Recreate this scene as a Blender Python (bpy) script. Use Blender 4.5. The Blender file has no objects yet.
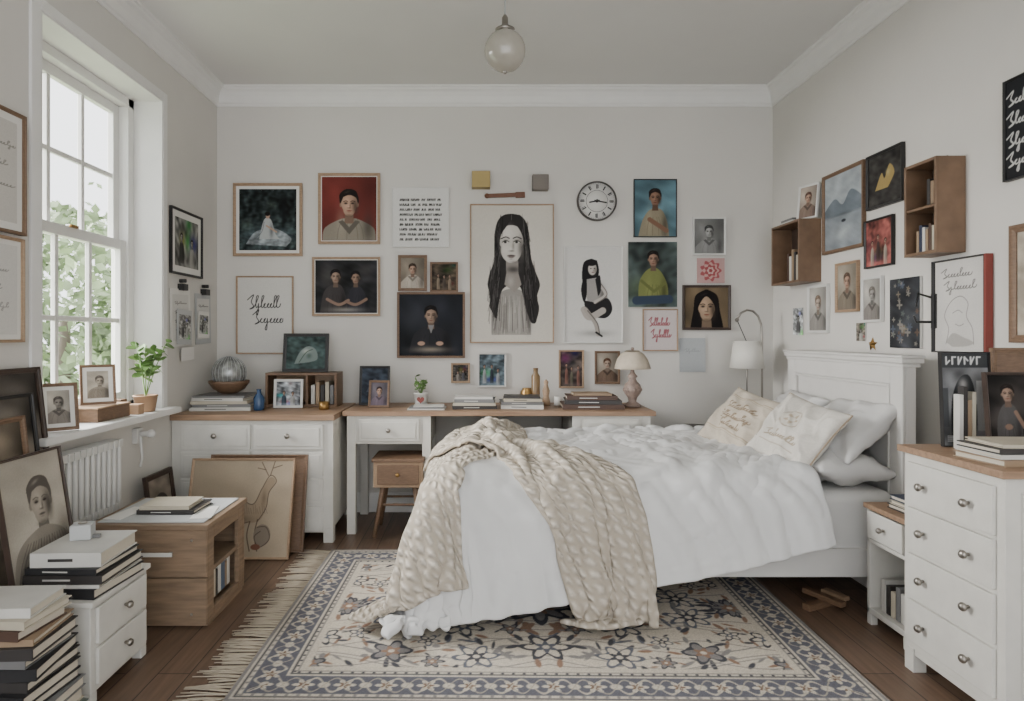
import bpy, bmesh, math, random, time
import numpy as np
from mathutils import Matrix, Vector, noise as mnoise
from mathutils.bvhtree import BVHTree
random.seed(7); np.random.seed(7)
sc=bpy.context.scene
def lin(c):
    return tuple((x/255/12.92) if x/255<=.04045 else ((x/255+.055)/1.055)**2.4 for x in c[:3])
# ---------------------------------------------------------------- materials
_m={}
def mat(name,col,rough=.6,metal=0,var=.06,scale=8,bump=0,bscale=60,emit=0,coat=0,trans=0,stretch=(1,1,1)):
    if name in _m: return _m[name]
    m=bpy.data.materials.new(name); m.use_nodes=True; nt=m.node_tree; N=nt.nodes; L=nt.links
    b=N['Principled BSDF']; b.inputs['Roughness'].default_value=rough; b.inputs['Metallic'].default_value=metal
    b.inputs['Coat Weight'].default_value=coat
    c=lin(col)
    tc=N.new('ShaderNodeTexCoord'); mp=N.new('ShaderNodeMapping'); mp.inputs['Scale'].default_value=stretch
    L.new(tc.outputs['Object'],mp.inputs['Vector'])
    nz=N.new('ShaderNodeTexNoise'); nz.inputs['Scale'].default_value=scale; nz.inputs['Detail'].default_value=5
    L.new(mp.outputs[0],nz.inputs['Vector'])
    rp=N.new('ShaderNodeValToRGB'); rp.color_ramp.elements[0].position=.3; rp.color_ramp.elements[1].position=.7
    rp.color_ramp.elements[0].color=tuple(x*(1-var) for x in c)+(1,)
    rp.color_ramp.elements[1].color=tuple(min(1,x*(1+var)) for x in c)+(1,)
    L.new(nz.outputs['Fac'],rp.inputs['Fac']); L.new(rp.outputs['Color'],b.inputs['Base Color'])
    if bump:
        n2=N.new('ShaderNodeTexNoise'); n2.inputs['Scale'].default_value=bscale; n2.inputs['Detail'].default_value=4
        L.new(mp.outputs[0],n2.inputs['Vector'])
        bp=N.new('ShaderNodeBump'); bp.inputs['Strength'].default_value=bump; bp.inputs['Distance'].default_value=.01
        L.new(n2.outputs['Fac'],bp.inputs['Height']); L.new(bp.outputs[0],b.inputs['Normal'])
    _m[name]=m; return m
def colmat(name,rough=.7):
    if name in _m: return _m[name]
    m=bpy.data.materials.new(name); m.use_nodes=True; nt=m.node_tree; b=nt.nodes['Principled BSDF']
    a=nt.nodes.new('ShaderNodeAttribute'); a.attribute_name='Col'
    nt.links.new(a.outputs['Color'],b.inputs['Base Color']); b.inputs['Roughness'].default_value=rough; b.inputs['Specular IOR Level'].default_value=.12
    _m[name]=m; return m
ART=colmat('printed_art',.6)
WALL=mat('wall_paint',(205,202,196),.85,var=.035,scale=1.6,bump=.06,bscale=90)
CEIL=mat('ceiling_paint',(216,215,212),.9,var=.02,scale=2)
TRIM=mat('white_trim',(222,221,218),.5,var=.02)
WHITE=mat('white_furniture_paint',(204,202,195),.5,var=.05,scale=12)
HEAD=mat('headboard_paint',(204,202,198),.5,var=.03)
OAK=mat('oak_top',(146,118,94),.5,var=.2,scale=6,stretch=(1,9,9))
WOODL=mat('light_wood',(156,130,104),.5,var=.15,scale=14,stretch=(3,3,12))
WOODM=mat('medium_wood',(110,86,66),.5,var=.2,scale=14,stretch=(3,3,12))
WOODD=mat('dark_wood',(58,45,38),.45,var=.2,scale=14)
CRATE=mat('crate_wood',(128,107,86),.65,var=.22,scale=7,bump=.15,stretch=(1,1,9))
BLACK=mat('black_paint',(32,31,31),.45,var=.1)
STEEL=mat('brushed_metal',(150,145,138),.35,metal=.9,var=.05)
BRASS=mat('brass',(150,118,70),.35,metal=.8)
PAPER=mat('paper',(218,216,211),.8,var=.02)
CARD=mat('pale_card',(178,180,180),.8,var=.03)
PAGES=mat('book_pages',(198,190,174),.8,var=.08,scale=80,stretch=(1,1,20))
PORC=mat('porcelain',(218,216,211),.3,var=.02)
LEAF=mat('leaf_green',(98,130,70),.5,var=.3,scale=20)
TERRA=mat('tan_pot',(160,130,102),.7,var=.1)
COV={k:mat('cover_'+k,v,.55,var=.08) for k,v in dict(black=(34,34,36),white=(198,196,190),grey=(112,112,112),tan=(146,124,100),brown=(76,56,46),navy=(48,56,76),cream=(182,174,156),green=(88,100,90),dark=(50,47,46),red=(124,58,50),blue=(84,100,120)).items()}
WFR=mat('white_frame',(208,207,203),.5)
# ---------------------------------------------------------------- mesh builder
class MB:
    def __init__(s):
        s.bm=bmesh.new(); s.mats=[]; s.M=Matrix.Identity(4); s.col=s.bm.verts.layers.float_color.new('Col')
    def mi(s,m):
        if m not in s.mats: s.mats.append(m)
        return s.mats.index(m)
    def add(s,verts,faces,m,smooth=False):
        vs=[s.bm.verts.new(s.M@Vector(v)) for v in verts]; k=s.mi(m)
        for f in faces:
            try:
                F=s.bm.faces.new([vs[i] for i in f]); F.material_index=k; F.smooth=smooth
            except ValueError: pass
        return vs
    def box(s,x0,x1,y0,y1,z0,z1,m):
        v=[(x0,y0,z0),(x1,y0,z0),(x1,y1,z0),(x0,y1,z0),(x0,y0,z1),(x1,y0,z1),(x1,y1,z1),(x0,y1,z1)]
        s.add(v,[(0,3,2,1),(4,5,6,7),(0,1,5,4),(1,2,6,5),(2,3,7,6),(3,0,4,7)],m)
    def at(s,M): 
        class C:
            def __enter__(q): q.o=s.M; s.M=s.M@M
            def __exit__(q,*a): s.M=q.o
        return C()
    def lathe(s,prof,c,m,n=24,smooth=True,fl=0):
        vs=[];fs=[]
        for j,(r,z) in enumerate(prof):
            for i in range(n):
                a=2*math.pi*i/n; rr=r*(1+(fl*math.cos(a*n/2) if fl else 0))
                vs.append((c[0]+rr*math.cos(a),c[1]+rr*math.sin(a),c[2]+z))
        for j in range(len(prof)-1):
            for i in range(n):
                k=(i+1)%n; fs.append((j*n+i,j*n+k,(j+1)*n+k,(j+1)*n+i))
        fs.append(tuple(range(n))[::-1]); fs.append(tuple((len(prof)-1)*n+i for i in range(n)))
        s.add(vs,fs,m,smooth)
    def sphere(s,c,r,m,sx=1,sy=1,sz=1,n=20):
        pr=[(max(1e-4,math.sin(math.pi*j/12)),-math.cos(math.pi*j/12)) for j in range(13)]
        with s.at(Matrix.Translation(c)@Matrix.Diagonal((r*sx,r*sy,r*sz,1))): s.lathe(pr,(0,0,0),m,n)
    def tube(s,pts,r,m,n=8):
        pts=[Vector(p) for p in pts]; vs=[];fs=[]
        rs=r if isinstance(r,(list,tuple)) else [r]*len(pts)
        for j,p in enumerate(pts):
            t=(pts[min(j+1,len(pts)-1)]-pts[max(j-1,0)]).normalized()
            a=Vector((0,0,1)) if abs(t.z)<.9 else Vector((1,0,0))
            u=t.cross(a).normalized(); w=t.cross(u)
            for i in range(n):
                q=2*math.pi*i/n; vs.append(p+(u*math.cos(q)+w*math.sin(q))*rs[j])
        for j in range(len(pts)-1):
            for i in range(n):
                k=(i+1)%n; fs.append((j*n+i,j*n+k,(j+1)*n+k,(j+1)*n+i))
        fs.append(tuple(range(n))); fs.append(tuple((len(pts)-1)*n+i for i in range(n)))
        s.add(vs,fs,m,True)
    def art(s,w,h,z,cv,cx=0,cy=0):
        ny,nx,_=cv.shape; k=s.mi(ART); V=[]
        for j in range(ny):
            for i in range(nx):
                v=s.bm.verts.new(s.M@Vector((cx-w/2+w*i/(nx-1),cy-h/2+h*j/(ny-1),z)))
                c=cv[j,i]; v[s.col]=(c[0],c[1],c[2],1); V.append(v)
        for j in range(ny-1):
            for i in range(nx-1):
                F=s.bm.faces.new((V[j*nx+i],V[j*nx+i+1],V[(j+1)*nx+i+1],V[(j+1)*nx+i])); F.material_index=k
    def done(s,name,bevel=0,recalc=True):
        if recalc: bmesh.ops.recalc_face_normals(s.bm,faces=s.bm.faces[:])
        me=bpy.data.meshes.new(name); s.bm.to_mesh(me); s.bm.free()
        for m in s.mats: me.materials.append(m)
        o=bpy.data.objects.new(name,me); sc.collection.objects.link(o)
        if bevel:
            b=o.modifiers.new('Bevel','BEVEL'); b.width=bevel; b.segments=2; b.limit_method='ANGLE'; b.angle_limit=math.radians(50)
        return o
T=Matrix.Translation
def R(a,ax): return Matrix.Rotation(math.radians(a),4,ax)
# ---------------------------------------------------------------- painted canvases (numpy)
class Cv:
    def __init__(s,w,h,bg,res=.0036,lo=60,hi=240):
        nx=int(min(hi,max(lo*min(1,w/h),w/res)))+2; ny=int(nx*h/w)+2
        s.A=w/h; s.x,s.y=np.meshgrid(np.linspace(-s.A/2,s.A/2,nx),np.linspace(0,1,ny)); s.px=1/ny
        s.a=np.zeros((ny,nx,3)); s.a[:]=np.array(bg)/255
    def mix(s,m,col,al=1):
        m=np.clip(m,0,1)[...,None]*al; s.a=s.a*(1-m)+m*np.array(col)/255; return s
    def ell(s,cx,cy,rx,ry,col,rot=0,al=1,soft=1.2):
        c,n=math.cos(math.radians(rot)),math.sin(math.radians(rot)); dx=s.x-cx; dy=s.y-cy
        u=(dx*c+dy*n)/rx; v=(-dx*n+dy*c)/ry; d=np.sqrt(u*u+v*v)
        return s.mix((1-d)*min(rx,ry)/(s.px*soft)+.5,col,al)
    def glow(s,cx,cy,rx,ry,col,al=1,rot=0):
        c,n=math.cos(math.radians(rot)),math.sin(math.radians(rot)); dx=s.x-cx; dy=s.y-cy
        u=(dx*c+dy*n)/rx; v=(-dx*n+dy*c)/ry; return s.mix(np.exp(-1.6*(u*u+v*v)),col,al)
    def rect(s,x0,x1,y0,y1,col,al=1):
        d=np.minimum(np.minimum(s.x-x0,x1-s.x),np.minimum(s.y-y0,y1-s.y)); return s.mix(d/s.px+.5,col,al)
    def poly(s,p,col,al=1):
        m=np.zeros(s.x.shape); n=len(p)
        for ox,oy in((-.25,-.25),(.25,-.25),(-.25,.25),(.25,.25)):
            X=s.x+ox*s.px; Y=s.y+oy*s.px; ins=np.zeros(s.x.shape,bool)
            for i in range(n):
                x1,y1=p[i]; x2,y2=p[(i+1)%n]
                if y1==y2: continue
                ins^=((y1>Y)!=(y2>Y))&(X<(x2-x1)*(Y-y1)/(y2-y1)+x1)
            m+=ins*.25
        return s.mix(m,col,al)
    def line(s,p,w,col,al=1):
        d=np.full(s.x.shape,9.)
        for (x1,y1),(x2,y2) in zip(p[:-1],p[1:]):
            dx,dy=x2-x1,y2-y1; t=np.clip(((s.x-x1)*dx+(s.y-y1)*dy)/(dx*dx+dy*dy+1e-9),0,1)
            d=np.minimum(d,np.hypot(s.x-x1-t*dx,s.y-y1-t*dy))
        return s.mix((w/2-d)/s.px+.5,col,al)
    def noise(s,amp,f=12,seed=0):
        r=np.random.RandomState(seed); n=np.zeros(s.x.shape)
        for i in range(14):
            a=r.rand()*6.3; k=f*(.4+2.3*r.rand()**2); n+=np.sin(k*(s.x*math.cos(a)+s.y*math.sin(a))+r.rand()*6.3+1.2*np.sin(k*.6*(s.x*math.sin(a)-s.y)))
        s.a=s.a*(1+amp*n[...,None]/3.5); return s
    def out(s):
        g=np.random.RandomState(3).rand(*s.x.shape)[...,None]; s.a=s.a*(1+.05*(g-.5))
        gr=s.a.mean(-1,keepdims=True); s.a=gr+(s.a-gr)*.86
        a=np.clip(s.a,0,1); return np.where(a<=.04045,a/12.92,((a+.055)/1.055)**2.4)
def spl(p,n=10):
    o=[]; P=[p[0]]+list(p)+[p[-1]]
    for i in range(1,len(P)-2):
        for t in np.linspace(0,1,n,endpoint=False):
            q=[.5*((2*P[i][k])+(-P[i-1][k]+P[i+1][k])*t+(2*P[i-1][k]-5*P[i][k]+4*P[i+1][k]-P[i+2][k])*t*t+(-P[i-1][k]+3*P[i][k]-3*P[i+1][k]+P[i+2][k])*t**3) for k in (0,1)]
            o.append(tuple(q))
    o.append(tuple(p[-1])); return o
def face(c,x,y,s,skin,hair,long=0):
    """s = face height; shaded painterly head"""
    d=lambda k:tuple(v*k for v in skin); L=lambda k:tuple(min(255,v*k) for v in skin); dk=(44,36,34)
    if long: c.poly(spl([(x-.05*s,y+.68*s),(x-.42*s,y+.45*s),(x-.5*s,y-.1*s),(x-.6*s,y-long*s),(x-.2*s,y-long*1.05*s),(x+.2*s,y-long*1.05*s),(x+.62*s,y-long*s),(x+.5*s,y-.1*s),(x+.4*s,y+.45*s),(x+.05*s,y+.68*s)]),hair)
    else: c.ell(x,y+.17*s,.40*s,.44*s,hair)
    c.poly([(x-.15*s,y-.2*s),(x+.15*s,y-.2*s),(x+.2*s,y-.8*s),(x-.2*s,y-.8*s)],d(.66))
    if not long:
        for sg in(-1,1): c.ell(x+sg*.345*s,y-.02*s,.05*s,.1*s,d(.75))
    c.ell(x,y+.05*s,.335*s,.40*s,d(.92)); c.ell(x,y-.2*s,.25*s,.30*s,d(.92))
    c.glow(x-.1*s,y+.05*s,.2*s,.34*s,L(1.14),.8); c.glow(x+.26*s,y-.1*s,.15*s,.40*s,d(.4),.85); c.glow(x,y-.47*s,.22*s,.07*s,d(.5),.6)
    for sg in(-1,1):
        c.glow(x+sg*.14*s,y+.05*s,.10*s,.065*s,d(.45),.85); c.ell(x+sg*.14*s,y+.03*s,.055*s,.022*s,dk); c.line(spl([(x+sg*.06*s,y+.11*s),(x+sg*.14*s,y+.14*s),(x+sg*.24*s,y+.11*s)],4),.026*s,hair,.85)
    c.glow(x+.04*s,y-.07*s,.035*s,.12*s,d(.55),.7); c.glow(x,y-.15*s,.08*s,.025*s,d(.45),.8); c.glow(x-.02*s,y-.1*s,.03*s,.05*s,L(1.2),.6)
    lip=(skin[0]*.72,skin[1]*.5,skin[2]*.5) if skin[0]-skin[2]>25 else d(.5)
    c.ell(x,y-.27*s,.095*s,.026*s,lip); c.glow(x,y-.33*s,.08*s,.02*s,d(.65),.6)
    if long: c.poly(spl([(x,y+.62*s),(x-.36*s,y+.4*s),(x-.36*s,y-.35*s),(x-.3*s,y+.05*s),(x-.02*s,y+.42*s),(x+.28*s,y+.1*s),(x+.36*s,y-.35*s),(x+.38*s,y+.35*s)]),hair)
    else: c.poly(spl([(x-.36*s,y+.02*s),(x-.4*s,y+.4*s),(x-.1*s,y+.63*s),(x+.3*s,y+.52*s),(x+.37*s,y+.02*s),(x+.29*s,y+.25*s),(x+.02*s,y+.38*s),(x-.24*s,y+.3*s)]),hair)
    c.glow(x-.1*s,y+.5*s,.16*s,.05*s,tuple(min(255,v*1.9+14) for v in hair),.5,20)
def torso(c,pts,top):
    c.poly(spl(pts),top); xs=[p[0] for p in pts]; w=max(xs)-min(xs); mx=(max(xs)+min(xs))/2
    c.glow(mx+w*.36,.2,w*.14,.3,tuple(v*.4 for v in top),.6); c.glow(mx-w*.15,.25,w*.12,.3,tuple(min(255,v*1.25) for v in top),.4)
    for k in(-.25,-.05,.18,.3): c.line(spl([(mx+w*k*.5,.34),(mx+w*k*.8,.18),(mx+w*k*.9,.02)],4),.008,tuple(v*.6 for v in top),.5)
def bust(w,h,bg,skin,hair,top,long=0,s=.32,cy=.62,noise=.08):
    c=Cv(w,h,bg); c.noise(noise,9,3); c.glow(.3,.8,.4,.4,tuple(v*.6 for v in bg),.6)
    if long:
        face(c,0,cy,s,skin,hair,long); torso(c,[(-.38,0),(-.34,.18),(-.12,cy-.62*s-.04),(0,cy-.8*s),(.12,cy-.62*s-.04),(.34,.18),(.38,0)],top)
    else:
        torso(c,[(-.42,0),(-.38,.2),(-.12,cy-.6*s),(0,cy-.62*s),(.12,cy-.6*s),(.38,.2),(.42,0)],top); face(c,0,cy,s,skin,hair,long)
        c.poly([(-.1,cy-.66*s),(0,cy-.95*s),(.1,cy-.66*s),(.17,cy-.72*s),(0,cy-1.25*s),(-.17,cy-.72*s)],tuple(v*.7 for v in top))
    return c.out()
def scene_art(w,h,bg,items,noise=.1,seed=1):
    c=Cv(w,h,bg); c.noise(noise,14,seed)
    for it in items:
        k=it[0]; getattr(c,k)(*it[1:])
    return c.out()
def figures(w,h,bg,n,cols,skin=(180,144,122),seed=0):
    r=random.Random(seed); c=Cv(w,h,bg); c.noise(.3,16,seed)
    for i in range(4): c.glow(r.uniform(-.4,.4),r.uniform(0,1),r.uniform(.08,.25),r.uniform(.08,.25),tuple(v*r.choice([.4,.6,1.5]) for v in bg),.6)
    for i in range(n):
        x=(-.5+(i+.5)/n)*c.A*.8+r.uniform(-.03,.03); y=r.uniform(.3,.46); col=cols[i%len(cols)]; k=min(1,c.A*1.3/n)
        c.poly(spl([(x-.15*k,y-.36),(x-.14*k,y-.02),(x-.04*k,y+.09),(x+.04*k,y+.09),(x+.14*k,y-.02),(x+.16*k,y-.36)],5),col)
        c.glow(x+.1*k,y-.15,.05,.2,tuple(v*.5 for v in col),.6); face(c,x,y+.18,.17*k+.03,skin,(38,32,30))
    c.glow(0,.03,.5,.1,tuple(min(255,v*1.6) for v in bg),.5)
    return c.out()
def script_rows(c,ink,rows,seed=0,th=.012,amp=.055):
    r=random.Random(seed)
    for (y,x0,x1) in rows:
        a=amp*1.7; p=[(x0-.03,y+a*.6),(x0+.05,y+a),(x0+.02,y+a*.45),(x0+.05,y+a*.1),(x0,y-amp*.2),(x0+.05,y)]; x=x0+.07
        while x<x1:
            k=r.random()
            if k<.3: a=amp*1.5; p+=[(x+.02,y+a*.5),(x+.045,y+a),(x+.02,y+a*.95),(x+.012,y+.01)]
            elif k<.42: a=amp; p+=[(x+.01,y+a*.5),(x+.0,y-a*.9),(x-.02,y-a*.8),(x+.012,y)]
            else: a=amp*.55; p+=[(x+.022,y+a),(x+.002,y+a*.6),(x+.012,y)]
            x+=r.uniform(.035,.05); p.append((x,y+amp*.12))
        p.append((x1+.04,y+amp*.5)); c.line(spl(p,4),th,ink)
def script_art(w,h,bg,ink,rows,seed=0,th=.012,amp=.055):
    c=Cv(w,h,bg,res=.003); script_rows(c,ink,rows,seed,th,amp); return c.out()
def text_art(w,h,bg,ink,n,y0,y1,m=.1,seed=0,th=None):
    r=random.Random(seed); c=Cv(w,h,bg,res=.0032)
    for i in range(n):
        y=y1-(y1-y0)*i/(n-1); x=-c.A/2+m
        while x<c.A/2-m-.05:
            l=r.uniform(.04,.16); l=min(l,c.A/2-m-x)
            t=th or .03
            k=x
            while k<x+l:
                c.line([(k,y-t/2),(k+r.uniform(-.006,.01),y+t/2)],.013,ink); 
                if r.random()<.6: c.line([(k,y+r.choice([-1,0,1])*t/2),(k+.014,y+r.choice([-1,0,1])*t/2)],.010,ink)
                k+=.022
            x+=l+.035
    return c.out()
def big_portrait(w,h):
    c=Cv(w,h,(200,194,182),res=.0034,hi=280); c.noise(.012,8,2)
    hair=(44,41,40); r=random.Random(3); S=1.22; cx0=-.005
    q=lambda x,y:(cx0+x*S,.715+(y-.70)*S)
    def E(x,y,rx,ry,col,**k): X,Y=q(x,y); c.ell(X,Y,rx*S,ry*S,col,**k)
    def G(x,y,rx,ry,col,al=1,rot=0): X,Y=q(x,y); c.glow(X,Y,rx*S,ry*S,col,al,rot)
    def Ln(p,w_,col,al=1): c.line(spl([q(*k) for k in p],5),w_*1.2,col,al)
    # blouse fades to bare paper
    c.poly(spl([(-.15,.05),(-.15,.2),(-.13,.31),(-.05,.38),(.06,.38),(.12,.31),(.14,.2),(.14,.05)]),(136,132,126),.9)
    c.glow(.0,.18,.05,.12,(182,177,168),.7); c.glow(.12,.2,.03,.14,(84,80,78),.7); c.glow(-.13,.2,.02,.12,(98,94,90),.7)
    for i in range(80):
        x=r.uniform(-.14,.14); c.line([(x,.05+r.random()*.06),(x*.85,r.uniform(.2,.35))],.0035,(92,88,84) if i%2 else (180,174,165),.6)
    c.glow(0,.02,.3,.035,(200,194,182),.9)
    # hair mass: close to the head, waves out over the shoulders
    c.poly(spl([(.0,.94),(-.06,.93),(-.105,.885),(-.128,.79),(-.130,.68),(-.135,.58),(-.165,.5),(-.178,.41),(-.155,.33),(-.165,.26),(-.125,.2),(-.1,.27),(-.07,.38),(0,.42),(.06,.40),(.09,.3),(.12,.19),(.17,.15),(.2,.24),(.185,.33),(.205,.42),(.175,.51),(.145,.6),(.132,.7),(.125,.80),(.1,.885),(.06,.93)]),hair)
    sk=(196,190,181)
    c.poly([(-.045,.62),(.045,.62),(.048,.50),(.07,.42),(.02,.36),(-.055,.42),(-.042,.50)],(140,133,126)); c.glow(.01,.53,.06,.03,(70,66,64),.9); c.glow(-.01,.44,.03,.05,(176,169,160),.7)
    E(0,.735,.078,.080,sk); E(0,.665,.062,.074,sk); E(0,.622,.04,.034,sk)
    G(.062,.68,.026,.09,(100,95,91),.9); G(-.070,.67,.014,.06,(130,124,118),.7); G(-.02,.77,.04,.05,(216,211,202),.8); G(-.03,.67,.03,.03,(212,206,197),.7); G(.02,.592,.03,.010,(120,114,109),.7)
    for sg in(-1,1):
        G(sg*.034,.72,.024,.014,(120,114,109),.8); E(sg*.034,.713,.017,.0066,(214,209,202)); E(sg*.034-.002,.713,.0085,.0066,(28,26,26)); Ln([(sg*.012,.736),(sg*.034,.744),(sg*.06,.734)],.0065,(52,48,47)); Ln([(sg*.014,.715),(sg*.034,.7225),(sg*.055,.712)],.0042,(30,27,27))
    G(.012,.69,.009,.03,(132,125,118),.8); G(.002,.660,.018,.005,(96,90,86),.85); G(-.004,.672,.008,.01,(214,208,200),.7)
    E(0,.632,.022,.0055,(92,80,78)); E(0,.624,.018,.0065,(116,102,98)); Ln([(-.024,.629),(0,.6305),(.024,.629)],.0022,(50,42,42)); G(0,.611,.014,.004,(122,116,110),.7)
    c.poly(spl([(.004,.935),(-.07,.915),(-.112,.8),(-.118,.62),(-.10,.5),(-.090,.64),(-.084,.77),(-.03,.86),(-.008,.895)]),hair)
    c.poly(spl([(-.008,.935),(.065,.915),(.105,.8),(.118,.62),(.10,.5),(.088,.64),(.078,.77),(.03,.86),(-.004,.895)]),hair)
    c.line([(-.004,.895),(-.003,.935)],.003,(120,114,110),.8)
    c.poly(spl([(-.12,.6),(-.16,.48),(-.165,.36),(-.15,.24),(-.115,.17),(-.1,.26),(-.08,.4),(-.092,.52)]),hair)
    c.poly(spl([(.1,.6),(.085,.45),(.1,.32),(.13,.16),(.175,.14),(.19,.25),(.18,.38),(.14,.55)]),hair)
    for i in range(150):
        sg=r.choice([-1,1]); t=r.uniform(.0,1); y=r.uniform(.2,.87); base=.095+.03*t if y>.55 else .09+.08*t
        x=sg*base*(1 if y<.82 else .72)
        c.line(spl([(x*.95,y+.07),(x+.006*math.sin(y*30),y),(x*1.05+r.uniform(-.008,.008),y-.07)],4),.0030,r.choice([(110,105,102),(18,16,16),(82,78,76),(18,16,16)]),.65)
    return c.out()
def girl_seated(w,h):
    c=Cv(w,h,(204,202,197),res=.0034); g=(60,58,58)
    c.glow(.02,.09,.2,.04,(140,138,134),.7)
    c.poly(spl([(-.02,.88),(-.1,.84),(-.12,.7),(-.1,.55),(-.06,.6),(.02,.6),(.06,.74),(.04,.86)]),(30,28,30))
    c.poly(spl([(-.08,.66),(-.05,.4),(.1,.34),(.16,.42),(.1,.6),(.04,.68)]),(150,146,142)); c.glow(.1,.48,.04,.12,(86,82,80),.7)
    c.poly(spl([(-.1,.44),(-.06,.3),(.12,.25),(.2,.34),(.15,.46),(0,.42)]),(36,34,36))
    c.line(spl([(.1,.33),(-.04,.26),(-.1,.34)]),.07,(168,160,152)); c.line(spl([(-.08,.34),(.02,.2),(.05,.08)]),.045,(160,152,144)); c.line(spl([(-.06,.33),(.04,.2),(.065,.09)]),.012,(96,90,86))
    c.line(spl([(.06,.62),(.13,.5),(.02,.42)]),.035,(180,172,164)); c.line(spl([(.075,.62),(.145,.5),(.03,.405)]),.008,(90,84,80))
    c.ell(-.01,.77,.045,.065,(190,180,172)); c.glow(.02,.76,.015,.05,(106,98,92),.8); c.ell(-.02,.83,.055,.028,(30,28,30)); c.ell(-.027,.775,.009,.005,g); c.ell(.012,.775,.009,.005,g); c.ell(-.005,.735,.012,.005,(100,72,72)); c.glow(0,.755,.006,.012,(120,112,106),.8)
    c.line([(.03,.1),(.09,.06)],.02,(30,30,30)); c.poly(spl([(-.1,.7),(-.13,.55),(-.1,.42),(-.07,.5),(-.07,.68)]),(30,28,30)); c.poly(spl([(.02,.66),(.07,.7),(.08,.55),(.05,.48)]),(34,32,34))
    return c.out()

# ---------------------------------------------------------------- pictures
YB=4.60; XL=-1.876; XR=2.12; H=3.04; CZ=1.27; F=640.
def basis(u,n,o):
    u=Vector(u);v=Vector((0,0,1));n=Vector(n); M=Matrix(((u.x,v.x,n.x,o[0]),(u.y,v.y,n.y,o[1]),(u.z,v.z,n.z,o[2]),(0,0,0,1))); return M
def picture(name,M,w,h,fm,art,fw=.014,fd=.02,mt=0,mcol=None,rev=False):
    """frame with mitred bars, mount card, artwork"""
    b=MB(); b.M=M
    x,y=w/2,h/2
    if fm:
        for (p,q) in (((-x,-y),(x,-y)),((x,-y),(x,y)),((x,y),(-x,y)),((-x,y),(-x,-y))):
            def ins(c,k): return (c[0]-math.copysign(k,c[0]),c[1]-math.copysign(k,c[1]))
            rows=[(0,0),(0,fd),(fw*.45,fd),(fw*.6,fd*.85),(fw,fd*.75),(fw,0)]
            vs=[]
            for c in (p,q):
                for k,z in rows:
                    i=ins(c,k); vs.append((i[0],i[1],z))
            n=len(rows); b.add(vs,[(i,(i+1)%n,n+(i+1)%n,n+i) for i in range(n)],fm)
    else: fw=0; 
    iw,ih=w-2*fw,h-2*fw; zb=fd*.45 if fm else fd
    if mt and mcol:
        b.box(-iw/2-.002,iw/2+.002,-ih/2-.002,ih/2+.002,0,zb,mcol)
    else: b.box(-iw/2,iw/2,-ih/2,ih/2,0,zb,fm or PAPER)
    aw,ah=iw-2*mt,ih-2*mt
    if art: b.art(aw,ah,zb+.0012,art(aw,ah))
    return b.done(name,recalc=True)
def onback(x0,x1,y0,y1):
    s=(YB-.02)/F; w=(x1-x0)*s; h=(y1-y0)*s
    return basis((1,0,0),(0,-1,0),(((x0+x1)/2-478)*s,YB-.003,CZ-((y0+y1)/2-335)*s)),w,h
def onright(x0,x1,y0,y1):
    X=XR-.015; d0=X*F/(x0-478); d1=X*F/(x1-478); dm=(d0+d1)/2
    return basis((0,-1,0),(-1,0,0),(XR-.003,dm,CZ-((y0+y1)/2-335)*dm/F)),d0-d1,(y1-y0)*dm/F
def onleft(x0,x1,y0,y1):
    X=XL+.015; d0=X*F/(x0-478); d1=X*F/(x1-478); dm=(d0+d1)/2
    return basis((0,1,0),(1,0,0),(XL+.003,dm,CZ-((y0+y1)/2-335)*dm/F)),d1-d0,(y1-y0)*dm/F
def stand(x,y,z,h,yaw=0,tilt=10):
    return T((x,y,z))@R(yaw,'Z')@R(-tilt,'X')@basis((1,0,0),(0,-1,0),(0,0,0))@T((0,h/2,0))

# ================================================================ ROOM
Y0=-1.2
def simple(name,bx,m,bevel=0):
    b=MB(); b.box(*bx,m); return b.done(name,bevel)
def floormat():
    m=bpy.data.materials.new('wood_floorboards'); m.use_nodes=True; nt=m.node_tree;N=nt.nodes;L=nt.links;b=N['Principled BSDF']
    tc=N.new('ShaderNodeTexCoord'); mp=N.new('ShaderNodeMapping'); mp.inputs['Rotation'].default_value=(0,0,math.pi/2)
    L.new(tc.outputs['Object'],mp.inputs['Vector'])
    br=N.new('ShaderNodeTexBrick'); br.inputs['Scale'].default_value=1; br.inputs['Brick Width'].default_value=1.6; br.inputs['Row Height'].default_value=.12
    br.inputs['Mortar Size'].default_value=.0025; br.inputs['Color1'].default_value=lin((118,95,78))+(1,); br.inputs['Color2'].default_value=lin((98,79,65))+(1,); br.inputs['Mortar'].default_value=lin((42,32,26))+(1,)
    L.new(mp.outputs[0],br.inputs['Vector'])
    m2=N.new('ShaderNodeMapping'); m2.inputs['Scale'].default_value=(18,1.2,1); L.new(tc.outputs['Object'],m2.inputs['Vector'])
    nz=N.new('ShaderNodeTexNoise'); nz.inputs['Scale'].default_value=3; nz.inputs['Detail'].default_value=8; L.new(m2.outputs[0],nz.inputs['Vector'])
    mx=N.new('ShaderNodeMix'); mx.data_type='RGBA'; mx.blend_type='MULTIPLY'; mx.inputs['Factor'].default_value=.6
    rp=N.new('ShaderNodeValToRGB'); rp.color_ramp.elements[0].color=(.5,.5,.5,1); rp.color_ramp.elements[1].color=(1.2,1.2,1.2,1); rp.color_ramp.elements[0].position=.3;rp.color_ramp.elements[1].position=.7
    L.new(nz.outputs['Fac'],rp.inputs['Fac']); L.new(br.outputs['Color'],mx.inputs['A']); L.new(rp.outputs['Color'],mx.inputs['B']); L.new(mx.outputs['Result'],b.inputs['Base Color'])
    b.inputs['Roughness'].default_value=.42
    return m
simple('floor',(XL-.25,XR+.2,Y0,YB+.2,-.1,0),floormat())
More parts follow.
